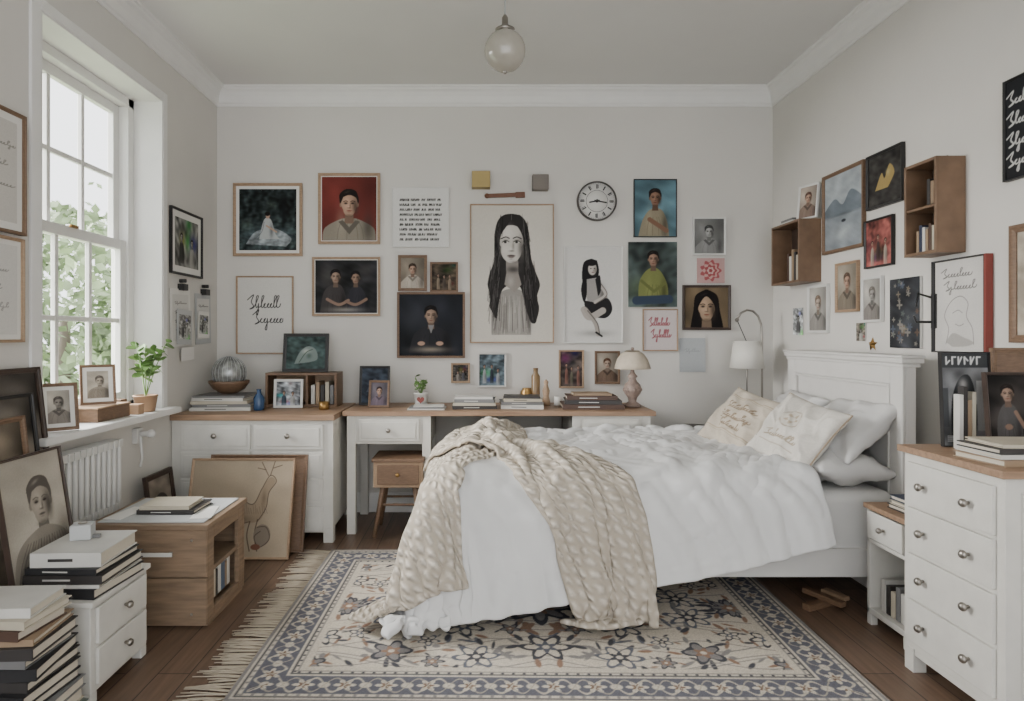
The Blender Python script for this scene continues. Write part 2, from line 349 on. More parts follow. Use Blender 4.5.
simple('ceiling',(XL-.25,XR+.2,Y0,YB+.2,H,H+.1),CEIL)
simple('wall_back',(XL-.25,XR+.2,YB,YB+.2,0,H),WALL)
simple('wall_right',(XR,XR+.2,Y0,YB,0,H),WALL)
WY0,WY1,WZ0,WZ1=2.73,3.79,.81,2.66
b=MB(); a0,a1=XL-.25,XL
b.box(a0,a1,Y0,WY0,0,H,WALL); b.box(a0,a1,WY1,YB,0,H,WALL); b.box(a0,a1,WY0,WY1,0,WZ0,WALL); b.box(a0,a1,WY0,WY1,WZ1,H,WALL)
b.done('wall_left')
def cornice(name,p0,p1,n):
    prof=[(0,-.17),(.012,-.17),(.016,-.15),(.03,-.14),(.036,-.12),(.045,-.085),(.07,-.05),(.10,-.032),(.105,-.02),(.125,-.014),(.13,0),(0,0)]
    b=MB(); n=Vector(n); vs=[]
    for p in(p0,p1):
        for q,z in prof: vs.append(Vector(p)+n*q*.62+Vector((0,0,z*.76)))
    k=len(prof); b.add(vs,[(i,(i+1)%k,k+(i+1)%k,k+i) for i in range(k)]+[tuple(range(k)),tuple(range(k,2*k))],TRIM); return b.done(name)
cornice('trim_1',(XL,YB,H),(XR,YB,H),(0,-1,0)); cornice('trim_2',(XL,Y0,H),(XL,YB,H),(1,0,0)); cornice('trim_3',(XR,Y0,H),(XR,YB,H),(-1,0,0))
for nm,bx in (('back',(XL,XR,YB-.018,YB,0,.14)),('left',(XL,XL+.018,Y0,YB-.018,0,.14)),('right',(XR-.018,XR,Y0,YB-.018,0,.14))): simple('baseboard_'+nm,bx,TRIM,.004)
b=MB(); xo=XL-.25; t=.012
b.box(xo,XL+.012,WY1-t,WY1,WZ0,WZ1,TRIM); b.box(xo,XL+.012,WY0,WY0+t,WZ0,WZ1,TRIM); b.box(xo,XL+.012,WY0,WY1,WZ1-t,WZ1,TRIM)
b.box(XL,XL+.014,WY1,WY1+.05,WZ0-.02,WZ1+.05,TRIM); b.box(XL,XL+.014,WY0-.06,WY0,WZ0-.02,WZ1+.05,TRIM); b.box(XL,XL+.014,WY0,WY1,WZ1,WZ1+.05,TRIM)
b.done('trim_4',.003)
simple('window_sill',(xo,XL+.09,WY0-.08,WY1+.07,WZ0-.005,WZ0+.03),TRIM,.006)
b=MB(); xg=XL-.215
def bars(x,ylo,yhi,zlo,zhi,st,cols,rows,th=.035):
    b.box(x,x+th,ylo,ylo+st,zlo,zhi,TRIM); b.box(x,x+th,yhi-st,yhi,zlo,zhi,TRIM)
    b.box(x,x+th,ylo+st,yhi-st,zlo,zlo+st,TRIM); b.box(x,x+th,ylo+st,yhi-st,zhi-st,zhi,TRIM)
    for i in range(1,cols):
        y=ylo+st+(yhi-ylo-2*st)*i/cols; b.box(x+.006,x+th-.006,y-.013,y+.013,zlo+st,zhi-st,TRIM)
    for i in range(1,rows):
        z=zlo+st+(zhi-zlo-2*st)*i/rows; b.box(x+.008,x+th-.008,ylo+st,yhi-st,z-.013,z+.013,TRIM)
y0,y1=WY0+t,WY1-t; z0,z1=WZ0+.03,WZ1-t; zm=1.79
b.box(xg-.04,xg+.06,y0,y0+.05,z0,z1,TRIM); b.box(xg-.04,xg+.06,y1-.06,y1,z0,z1,TRIM); b.box(xg-.04,xg+.06,y0,y1,z1-.05,z1,TRIM); b.box(xg-.04,xg+.06,y0,y1,z0,z0+.05,TRIM)
bars(xg+.01,y0+.05,y1-.06,z0+.05,zm+.025,.055,3,2); bars(xg-.03,y0+.05,y1-.06,zm-.025,z1-.05,.055,3,2)
b.box(xg+.045,xg+.06,3.2,3.26,zm+.02,zm+.035,BRASS)
b.done('window_1',.003)
def leafy(name,c,r,seed):
    rr=random.Random(seed); b=MB(); m=mat('foliage_%d'%(seed%2),(146,162,128) if seed%2 else (170,182,156),.8,var=.35,scale=3)
    b.tube([(c[0],c[1],-.5),(c[0]+.1,c[1],c[2])],[.16,.08],mat('tree_bark',(120,110,98)))
    for i in range(2800):
        v=Vector((rr.gauss(0,1),rr.gauss(0,1),rr.gauss(0,1))).normalized()*r*rr.uniform(.4,1)**.5
        v=Vector((v.x,v.y,v.z*1.1)); p=Vector(c)+v*(1+.25*math.sin(v.x*4+seed)*math.cos(v.z*5)); s=.08+.05*rr.random()
        if p.z<-.35: continue
        q=Matrix.Rotation(rr.uniform(0,6.3),4,Vector((rr.random(),rr.random(),rr.random()+.1)).normalized())
        b.add([p+q@Vector(k)*s for k in((-1,0,0),(0,-.6,0),(1,0,0),(0,.6,0))],[(0,1,2,3)],m)
    return b.done(name,recalc=False)
leafy('garden_tree',(-6.3,9.6,1.5),1.6,1); leafy('garden_tree',(-8.4,9.9,1.1),1.4,2); leafy('garden_tree',(-5.2,10.8,1.0),1.2,3); leafy('garden_tree',(-11,16.5,2.2),2.4,4)
simple('garden_lawn',(-22,XL-.3,-4,24,-.7,-.5),mat('grass',(140,152,120),.9,var=.3,scale=3))

# ================================================================ FURNITURE helpers
def knob(b,p,n,m=STEEL,r=.014):
    n=Vector(n); q=n.to_track_quat('Z','Y').to_matrix().to_4x4()
    with b.at(T(p)@q): b.lathe([(.006,0),(.006,.012),(r,.016),(r*1.05,.024),(r*.7,.03),(.001,.031)],(0,0,0),m,14)
# chest on left
b=MB(); x0,x1,yf,yb=-1.872,-.885,3.91,4.58; zt=.785
b.box(x0,x1,yf,yb,.09,zt-.035,WHITE); b.box(x0-.0,x1+.012,yf-.025,yb,zt-.035,zt,OAK)
for lx in(x0,x1-.06): 
    for ly in(yf,yb-.06): b.box(lx,lx+.06,ly,ly+.06,0,.09,WHITE)
b.box(x0+.06,x1-.06,yf+.01,yf+.03,.06,.09,WHITE)
cw=(x1-x0-.06*2-.02)/2
for r_ in range(4):
    zc=zt-.055-.165*(r_+.5)
    for c_ in range(2):
        xa=x0+.06+c_*(cw+.02); b.box(xa,xa+cw,yf-.014,yf,zc-.075,zc+.075,WHITE)
        b.box(xa+.02,xa+cw-.02,yf-.018,yf-.014,zc-.055,zc+.055,WHITE)
        knob(b,(xa+cw/2,yf-.018,zc+.01),(0,-1,0),r=.016)
b.done('chest_of_drawers',.004)
# desk
b=MB(); x0,x1,yf,yb=-.86,1.13,4.08,4.59
b.box(x0,x1,yf-.02,yb,zt-.03,zt,OAK)
for (xa,xb) in((-.835,-.3),(.60,1.10)):
    b.box(xa,xb,yf,yb-.01,zt-.21,zt-.03,WHITE)
    for lx in(xa,xb-.055):
        for ly in(yf-.004,yb-.06): b.box(lx,lx+.055,ly,ly+.055,0,zt-.03,WHITE)
    b.box(xa+.075,xb-.075,yf-.016,yf,zt-.19,zt-.05,WHITE); b.box(xa+.095,xb-.095,yf-.02,yf-.016,zt-.172,zt-.068,WHITE)
    knob(b,((xa+xb)/2,yf-.02,zt-.12),(0,-1,0),r=.014)
b.box(.655,1.045,yf+.01,yb-.02,.12,zt-.21,WHITE)
for i in range(2): b.box(.665,1.035,yf-.006,yf+.01,.14+i*.215,.34+i*.215,WHITE); knob(b,(.85,yf-.006,.24+i*.215),(0,-1,0))
b.box(-.3,.6,yb-.03,yb-.01,zt-.07,zt-.03,WHITE)
b.done('writing_desk',.004)
# stool
b=MB(); cx,cy=-.5,4.14
b.box(cx-.155,cx+.155,cy-.14,cy+.14,.315,.475,WOODL); b.box(cx-.165,cx+.165,cy-.15,cy+.15,.475,.497,WOODM); b.box(cx-.13,cx+.13,cy-.15,cy-.14,.335,.46,WOODM)
knob(b,(cx,cy-.15,.4),(0,-1,0),BRASS,.012)
for sx in(-1,1):
    for sy in(-1,1): b.tube([(cx+sx*.1,cy+sy*.09,.315),(cx+sx*.15,cy+sy*.14,0)],[.018,.012],WOODM)
b.tube([(cx-.12,cy-.105,.2),(cx+.12,cy-.105,.2)],.008,WOODM); b.tube([(cx-.12,cy+.105,.2),(cx+.12,cy+.105,.2)],.008,WOODM)
b.done('wooden_stool',.004)
# crate chest
b=MB(); x0,x1,y0,y1=-1.68,-1.175,2.77,3.22; th=.022
b.box(x0-.01,x1+.01,y0-.01,y1+.01,.425,.45,CRATE); b.box(x0+.02,x1-.02,y0+.02,y1-.02,.45,.456,CARD)
b.box(x0,x1,y0,y0+th,.01,.215,CRATE); b.box(x0,x1,y0,y0+th,.219,.425,CRATE)
b.box(x0,x1,y1-th,y1,.01,.425,CRATE); b.box(x0,x0+th,y0+th,y1-th,.01,.425,CRATE); b.box(x0,x1,y0+th,y1-th,.0,.03,CRATE); b.box(x0+th,x1-.005,y0+th,y1-th,.22,.24,CRATE)
b.box(x1-th,x1,y0+th,y0+.08,.03,.425,CRATE); b.box(x1-th,x1,y1-.08,y1-th,.03,.425,CRATE); b.box(x1-th,x1,y0+.08,y1-.08,.37,.425,CRATE); b.box(x1-th,x1,y0+.08,y1-.08,.03,.06,CRATE)
b.box(x0+.2,x0+.36,y0-.014,y0-.006,.312,.33,PORC); b.box(x0+.2,x0+.215,y0-.008,y0,.31,.332,STEEL); b.box(x0+.345,x0+.36,y0-.008,y0,.31,.332,STEEL)
for k,z in((.06,.06),(.44,.06),(.06,.38),(.44,.38)): b.sphere((x0+k,y0,z),.006,STEEL)
xx=y0+.09
for k,cn in enumerate(('white','grey','cream','dark','white','blue','tan','white')):
    w=.024+.01*(k%3); b.box(x1-.2,x1-.04,xx,xx+w,.06,.06+.12+.01*(k%3),COV[cn]); xx+=w+.002
b.done('wooden_crate',.003)
# small white cabinet
b=MB(); x0,x1,y0,y1=-1.62,-1.32,2.18,2.55; zc=.36
b.box(x0,x1,y0,y1,.04,zc-.02,WHITE); b.box(x0-.01,x1+.012,y0-.01,y1+.01,zc-.02,zc,WHITE)
for lx in(x0,x1-.04):
    for ly in(y0,y1-.04): b.box(lx,lx+.04,ly,ly+.04,0,.04,WHITE)
for i in range(2):
    zl=.065+i*.14; b.box(x1,x1+.014,y0+.025,y1-.025,zl,zl+.125,WHITE); knob(b,(x1+.014,(y0+y1)/2,zl+.07),(1,0,0),r=.013)
b.done('small_drawer_cabinet',.004)
# tall dresser
b=MB(); x0,x1,y0,y1=1.636,2.095,1.985,2.455; zt2=.85
b.box(x0,x1,y0,y1,.09,zt2-.025,WHITE); b.box(x0-.02,x1,y0-.015,y1+.015,zt2-.025,zt2,OAK)
for ly in(y0,y1-.05):
    b.box(x0,x0+.05,ly,ly+.05,0,.09,WHITE); b.box(x1-.05,x1,ly,ly+.05,0,.09,WHITE)
b.box(x0+.005,x0+.02,y0+.05,y1-.05,.065,.09,WHITE); b.box(x0+.05,x1-.05,y0-.004,y0,.14,.78,WHITE)
for zc_ in(.715,.545,.372,.2):
    b.box(x0-.014,x0,y0+.035,y1-.035,zc_-.078,zc_+.078,WHITE)
    for ky in(2.115,2.33): knob(b,(x0-.014,ky,zc_),(-1,0,0),r=.014)
b.done('tall_dresser',.004)
# nightstand
b=MB(); x0,x1,y0,y1=1.72,2.09,2.56,2.83; z3=.53
b.box(x0-.012,x1,y0-.01,y1+.01,z3-.022,z3,OAK)
b.box(x0,x1,y0,y0+.02,.05,z3-.022,WHITE); b.box(x0,x1,y1-.02,y1,.05,z3-.022,WHITE); b.box(x1-.02,x1,y0,y1,.05,z3-.022,WHITE)
b.box(x0,x1,y0,y1,.05,.075,WHITE); b.box(x0,x1,y0,y1,.36,.378,WHITE); b.box(x0-.012,x0,y0+.02,y1-.02,.385,z3-.028,WHITE); knob(b,(x0-.012,(y0+y1)/2,.445),(-1,0,0),r=.012)
for lx in(x0,x1-.03):
    for ly in(y0,y1-.03): b.box(lx,lx+.03,ly,ly+.03,0,.05,WHITE)
yy=y0+.03
for k,cn in enumerate(('tan','white','grey','cream','dark','white')):
    b.box(x0+.03,x0+.2,yy,yy+.028,.075,.075+.11+.015*(k%3),COV[cn]); yy+=.032
b.done('nightstand',.003)
# ================================================================ BED
BX0,BX1,BY0,BY1=-.12,1.95,2.95,4.0
b=MB()
b.box(BX1,BX1+.05,BY0-.03,BY1+.0,.0,1.14,HEAD); 
b.box(BX1-.014,BX1,BY0-.03,BY0+.06,0,1.14,HEAD); b.box(BX1-.014,BX1,BY1-.09,BY1,0,1.14,HEAD); b.box(BX1-.014,BX1,BY0+.06,BY1-.09,1.04,1.14,HEAD)
b.box(BX1-.02,BX1-.0,BY0+.06,BY0+.075,.3,1.04,HEAD); b.box(BX1-.02,BX1-.0,BY1-.105,BY1-.09,.3,1.04,HEAD); b.box(BX1-.02,BX1-.0,BY0+.075,BY1-.105,1.025,1.04,HEAD)
b.box(BX1-.03,BX1+.075,BY0-.05,BY1+.02,1.14,1.165,HEAD); b.box(BX1-.02,BX1+.065,BY0-.04,BY1+.01,1.122,1.14,HEAD); b.box(BX1-.036,BX1+.08,BY0-.056,BY1+.026,1.165,1.178,HEAD)
b.box(BX0,BX1,BY0-.02,BY0+.01,.16,.29,HEAD); b.box(BX0,BX1,BY1-.01,BY1+.02,.16,.29,HEAD); b.box(BX0-.02,BX0+.02,BY0-.02,BY1+.02,.15,.32,HEAD)
b.box(BX0,BX1,BY0+.01,BY1-.01,.2,.24,WOODL)
for ly in(BY0-.01,BY1-.06): b.box(BX0,BX0+.07,ly,ly+.07,.011,.15,HEAD); b.box(BX1-.075,BX1-.005,ly,ly+.07,0,.15,HEAD)
bed=b.done('bed_frame',.005)
SHEET=mat('white_sheet',(206,205,202),.85,var=.015,bump=.15,bscale=14)
DUV=mat('white_duvet',(210,210,209),.85,var=.012,bump=.22,bscale=18)
def rounded_box(name,x0,x1,y0,y1,z0,z1,m,r):
    b=MB(); b.box(x0,x1,y0,y1,z0,z1,m); o=b.done(name,r); o.modifiers['Bevel'].segments=5
    for f in o.data.polygons: f.use_smooth=True
    return o
rounded_box('mattress',BX0+.02,BX1-.015,BY0,BY1,.24,.545,SHEET,.05)
def rum(x,y,s):
    return mnoise.noise(Vector((x*3.2,y*2.4,s)))*.55+mnoise.noise(Vector((x*6+y*3,y*4.5-x*2,s+5)))*.35+mnoise.noise(Vector((x*12,y*10,s+9)))*.12
def grid(name,cx,cy,w,h,z,nx,ny,rot=0,zf=None,uvs=None):
    V=[];Fc=[];ca,sa=math.cos(rot),math.sin(rot)
    for j in range(ny):
        for i in range(nx):
            u=-w/2+w*i/(nx-1); v=-h/2+h*j/(ny-1); X=cx+u*ca-v*sa; Y=cy+u*sa+v*ca; V.append((X,Y,zf(X,Y,u,v) if zf else z))
    for j in range(ny-1):
        for i in range(nx-1): k=j*nx+i; Fc.append((k,k+1,k+nx+1,k+nx))
    me=bpy.data.meshes.new(name); me.from_pydata(V,[],Fc); uv=me.uv_layers.new(name='UVMap')
    ii=np.array([l.vertex_index for l in me.loops]); U=np.stack([(ii%nx)/(nx-1)*w,(ii//nx)/(ny-1)*h],1); uv.data.foreach_set('uv',U.ravel().astype(np.float32))
    o=bpy.data.objects.new(name,me); sc.collection.objects.link(o); return o
def sim(o,cols,frames,pins=(),shrink=-.05,mass=.3,stiff=15,bend=.5,dist=.012):
    for c in cols:
        c.modifiers.new('Collision','COLLISION'); c.collision.thickness_outer=.012; c.collision.thickness_inner=.1; c.collision.cloth_friction=30; c.collision.damping=.6
    vg=o.vertex_groups.new(name='pin'); vg.add(list(pins),1.0,'REPLACE')
    cm=o.modifiers.new('Cloth','CLOTH'); s=cm.settings; s.quality=7; s.mass=mass; s.tension_stiffness=stiff; s.compression_stiffness=stiff; s.shear_stiffness=stiff*.4
    if pins: s.vertex_group_mass='pin'
    s.bending_stiffness=bend; s.air_damping=1.5; s.shrink_min=shrink; cm.collision_settings.distance_min=dist; cm.collision_settings.collision_quality=3; cm.collision_settings.friction=30
    cm.collision_settings.use_self_collision=False
    cm.point_cache.frame_start=1; cm.point_cache.frame_end=frames
    sc.frame_start=1; sc.frame_end=frames
    for f in range(1,frames+1): sc.frame_set(f)
    dg=bpy.context.evaluated_depsgraph_get(); me=bpy.data.meshes.new_from_object(o.evaluated_get(dg))
    o.modifiers.clear(); o.data=me; me.name=o.name
    for c in cols:
        for md in list(c.modifiers):
            if md.type=='COLLISION': c.modifiers.remove(md)
    for p in me.polygons: p.use_smooth=True
# temporary drape former, deleted after the sim
b=MB()
pr=[(.0,-.08,-.18,0),(.42,-.04,-.07,0),(.55,-.0,.0,.0),(.6,.07,.07,.03),(.615,.16,.16,.09)]
vs=[]
for z,ox,oy,fy in pr: vs+=[(BX0-.05+ox,BY0-.08+oy,z),(2.0,BY0-.03+oy*.5,z),(2.0,BY1+.03-fy,z),(BX0-.05+ox,BY1+.03-fy,z)]
fs=[]
for j in range(len(pr)-1):
    for i in range(4): k=(i+1)%4; fs.append((j*4+i,j*4+k,(j+1)*4+k,(j+1)*4+i))
n=len(pr)-1; fs.append((n*4,n*4+1,n*4+2,n*4+3)); fs.append((3,2,1,0)); b.add(vs,fs,SHEET)
former=b.done('duvet_former'); b=MB(); b.box(-2,2.1,1.6,4.6,-.3,.03,SHEET); ground=b.done('ground_former')
DX0,DX1,DY0,DY1=-.47,1.50,2.28,4.02
duvet=grid('duvet',(DX0+DX1)/2,(DY0+DY1)/2,DX1-DX0,DY1-DY0,.66,126,112,zf=lambda X,Y,u,v:.668+.085*rum(X,Y,1.3))
for v in duvet.data.vertices:
    t=(v.co.x-DX0)/(DX1-DX0); k=1-.225*t**.6; v.co.y=DY1-(DY1-v.co.y)*k
pins=[v.index for v in duvet.data.vertices if (v.co.x>DX1-.03 and v.co.y>BY0+.1) or (v.co.y>DY1-.02 and v.co.x>.0)]
for k in pins: duvet.data.vertices[k].co.z=.635+.01*math.sin(k)
sim(duvet,[former,ground],50,pins,shrink=-.09,mass=.35,stiff=15,bend=.12)
duvet.data.materials.append(DUV)
me=duvet.data
nr=[v.normal.copy() for v in me.vertices]
def ridge(v): return max(0,1-abs(mnoise.noise(v))*3.0)**1.6
for v,nn in zip(me.vertices,nr):
    p=v.co
    wv=Vector((mnoise.noise(p*2.1),mnoise.noise(p*2.1+Vector((7,3,1))),0))*.12
    x,y,z=p.x+wv.x,p.y+wv.y,p.z
    top=max(0,min(1,(nn.z-.35)/.4))
    a=mnoise.noise(Vector((x*3.6,y*3.2,z*2+3)))
    r1=ridge(Vector((x*1.4+y*1.4,(y-x)*4.6,z+8))); r2=ridge(Vector((x*4.8+y*1.5,y*1.5,z+21))); r3=ridge(Vector(((x+y)*8,(x-y)*3,z*3+31)))
    side=ridge(Vector(((x+y)*5.5,z*1.6,3)))*.030+ridge(Vector(((x+y)*10,z*2.2,13)))*.012
    d=top*(.014*a+.018*r1+.014*r2+.005*r3)+(1-top)*(side+.010*a)
    v.co=p+nn*d
    if v.co.z<.026: v.co.z=.026
def knit():
    m=bpy.data.materials.new('knitted_wool'); m.use_nodes=True; nt=m.node_tree;N=nt.nodes;L=nt.links;b_=N['Principled BSDF']
    uv=N.new('ShaderNodeTexCoord'); w=N.new('ShaderNodeTexWave'); w.wave_type='BANDS'; w.bands_direction='X'; w.inputs['Scale'].default_value=11; w.inputs['Distortion'].default_value=1.5; w.inputs['Detail Scale'].default_value=3
    L.new(uv.outputs['UV'],w.inputs['Vector']); w2=N.new('ShaderNodeTexWave'); w2.bands_direction='DIAGONAL'; w2.inputs['Scale'].default_value=13; w2.inputs['Distortion'].default_value=2.5; L.new(uv.outputs['UV'],w2.inputs['Vector'])
    mu=N.new('ShaderNodeMath'); mu.operation='MULTIPLY'; L.new(w.outputs['Fac'],mu.inputs[0]); L.new(w2.outputs['Fac'],mu.inputs[1])
    rp=N.new('ShaderNodeValToRGB'); rp.color_ramp.elements[0].color=lin((172,162,147))+(1,); rp.color_ramp.elements[1].color=lin((206,198,185))+(1,); rp.color_ramp.elements[1].position=.7
    L.new(mu.outputs[0],rp.inputs['Fac']); L.new(rp.outputs['Color'],b_.inputs['Base Color'])
    bp=N.new('ShaderNodeBump'); bp.inputs['Strength'].default_value=.9; bp.inputs['Distance'].default_value=.014; L.new(mu.outputs[0],bp.inputs['Height']); L.new(bp.outputs[0],b_.inputs['Normal'])
    b_.inputs['Roughness'].default_value=.95; return m
KN=knit()
def surf(objs):
    V=[];P=[]
    for o in objs:
        k=len(V); V+=[v.co.copy() for v in o.data.vertices]; P+=[tuple(k+i for i in p.vertices) for p in o.data.polygons]
    bv=BVHTree.FromPolygons(V,P)
    def f(X,Y):
        h=bv.ray_cast(Vector((X,Y,2)),Vector((0,0,-1)))[0]
        return h.z if h else 0
    return f
def throw(name,cx,cy,w,h,rot,on,cols,fold,seed,frames,nx,ny,per=.13):
    f=surf(on)
    def zf(X,Y,u,v):
        return max(f(X,Y),.60)+.045+fold*math.sin(u*2*math.pi/per+2.8*math.sin(v*3.1+seed))+.018*rum(X,Y,seed)
    o=grid(name,cx,cy,w,h,0,nx,ny,rot,zf)
    pins=[]
    for k,v in enumerate(o.data.vertices):
        i,j=k%nx,k//nx; X,Y=v.co.x,v.co.y
        if i in (nx//4,nx//2,3*nx//4) and j%4==0 and f(X,Y)>.60 and BX0+.12<X and BY0+.12<Y<BY1-.02: pins.append(k)
    sim(o,cols,frames,pins,shrink=-.05,mass=.4,bend=1.0); o.data.materials.append(KN); return o
tA=throw('throw_a',-.15,3.30,.56,1.72,math.radians(-13),[duvet],[duvet,ground,former],.034,1.0,42,52,130,.15)
tB=throw('throw_b',.35,3.05,.40,1.76,math.radians(35),[duvet,tA],[duvet,tA,ground,former],.036,2.4,46,40,136,.14)
for o,t_ in((duvet,.03),(tA,.018),(tB,.018)):
    s=o.modifiers.new('Solidify','SOLIDIFY'); s.thickness=t_; s.offset=1; ss=o.modifiers.new('Subsurf','SUBSURF'); ss.levels=1; ss.render_levels=1
bpy.data.objects.remove(former); bpy.data.objects.remove(ground)
thr=bpy.data.objects.new('knitted_throw_blanket',None); sc.collection.objects.link(thr); tA.parent=thr; tB.parent=thr
sc.frame_set(1)
# pillows
def pillow(name,w,h,t,M,m,n=30,seed=0,piping=None,motif=None):
    b=MB(); b.M=M
    rr=random.Random(seed); ph=[rr.uniform(0,6) for _ in range(6)]; cols=None
    def zz_(u,v,sgn):
        e=max(0,(1-u*u)*(1-v*v)); z=sgn*t/2*e**.42*(1+.10*math.sin(4*u+ph[0])*math.sin(3*v+ph[1]))+.012*e**.3*math.sin(9*u+5*v+ph[2])
        return z+sgn*.012*e**.25*ridge(Vector((u*2.5+seed,v*2.5+u,seed*3.1)))
    if motif is not None: n=110; cv=motif; k_art=b.mi(colmat('embroidered_linen',.9))
    for sgn in(1,-1):
        V=[];Fc=[];UV=[]
        for j in range(n+1):
            for i in range(n+1):
                u=-1+2*i/n; v=-1+2*j/n
                u=math.sin(u*math.pi/2)*.35+u*.65; v=math.sin(v*math.pi/2)*.35+v*.65
                x=u*w/2*(1-.07*(1-v*v)); y=v*h/2*(1-.07*(1-u*u))
                V.append((x,y,zz_(u,v,sgn))); UV.append((u,v))
        for j in range(n):
            for i in range(n): k=j*(n+1)+i; q=(k,k+1,k+n+2,k+n+1); Fc.append(q if sgn>0 else q[::-1])
        vs_=b.add(V,Fc,colmat('embroidered_linen') if motif is not None else m,True)
        if motif is not None:
            ny_,nx_,_c=cv.shape
            for vv,(u,v) in zip(vs_,UV):
                c=cv[min(ny_-1,int((v+1)/2*(ny_-1)+.5)),min(nx_-1,int((u+1)/2*(nx_-1)+.5))]; vv[b.col]=(c[0],c[1],c[2],1)
    bmesh.ops.remove_doubles(b.bm,verts=b.bm.verts[:],dist=.0003)
    if piping:
        pts=[]
        for k in range(4*24):
            s_=k/24; e=int(s_); f=-1+2*(s_-e)
            u,v=[(f,-1),(1,f),(-f,1),(-1,-f)][e]; pts.append((u*w/2*(1-.07*(1-v*v)),v*h/2*(1-.07*(1-u*u)),0))
        pts.append(pts[0]); b.tube(pts,.004,piping,6)
    return b.done(name)
PIL=mat('pillow_cotton',(208,207,205),.85,var=.02,bump=.3,bscale=12)
def motif_a():
    c=Cv(.44,.38,(192,181,164),res=.0036); c.noise(.02,14,2)
    for y in(.82,.2): c.line([(-.5,y),(.5,y)],.012,(162,144,120)); c.line([(-.5,y-.03),(.5,y-.03)],.006,(162,144,120))
    script_rows(c,(132,112,90),[(.6,-.32,.28),(.42,-.36,.32),(.27,-.2,.2)],21,.015,.06); return c.out()
def motif_b():
    c=Cv(.42,.38,(203,198,188),res=.0036); c.noise(.02,14,2); k=(150,134,112)
    c.ell(0,.62,.15,.15,k,al=.8); c.ell(0,.62,.135,.135,(200,194,182)); th=np.arctan2(c.y-.62,c.x); d=np.hypot(c.x,c.y-.62)
    c.mix((.10*(.7+.3*np.cos(5*th))-d)/c.px+.5,(168,152,130),.9); c.mix((.04-d)/c.px+.5,(200,194,182))
    script_rows(c,k,[(.3,-.28,.24)],5,.014,.06); c.line([(-.3,.2),(.3,.2)],.008,k); return c.out()
PIP=mat('cushion_piping',(166,148,124),.9)
def lean(x,y,z,yaw,tilt,roll=0):
    return T((x,y,z))@R(yaw,'Z')@R(tilt,'Y')@R(roll,'X')@basis((0,-1,0),(-1,0,0),(0,0,0))
pillow('pillow',.54,.40,.16,T((1.72,3.20,.635))@R(8,'Z')@R(4,'Y')@R(90,'Z'),PIL,seed=1)
pillow('pillow',.50,.38,.15,T((1.72,3.73,.635))@R(-4,'Z')@R(90,'Z'),PIL,seed=2)
pillow('pillow',.52,.38,.15,lean(1.82,3.20,.80,0,46,-3),PIL,seed=3)
pillow('pillow',.48,.36,.15,lean(1.80,3.74,.80,0,48,3),PIL,seed=4)
pillow('throw_cushion',.44,.38,.13,lean(1.48,3.58,.785,24,42,12),None,seed=5,piping=PIP,motif=motif_a())
pillow('throw_cushion',.42,.38,.14,lean(1.56,3.15,.785,20,38,12),None,seed=6,piping=PIP,motif=motif_b())

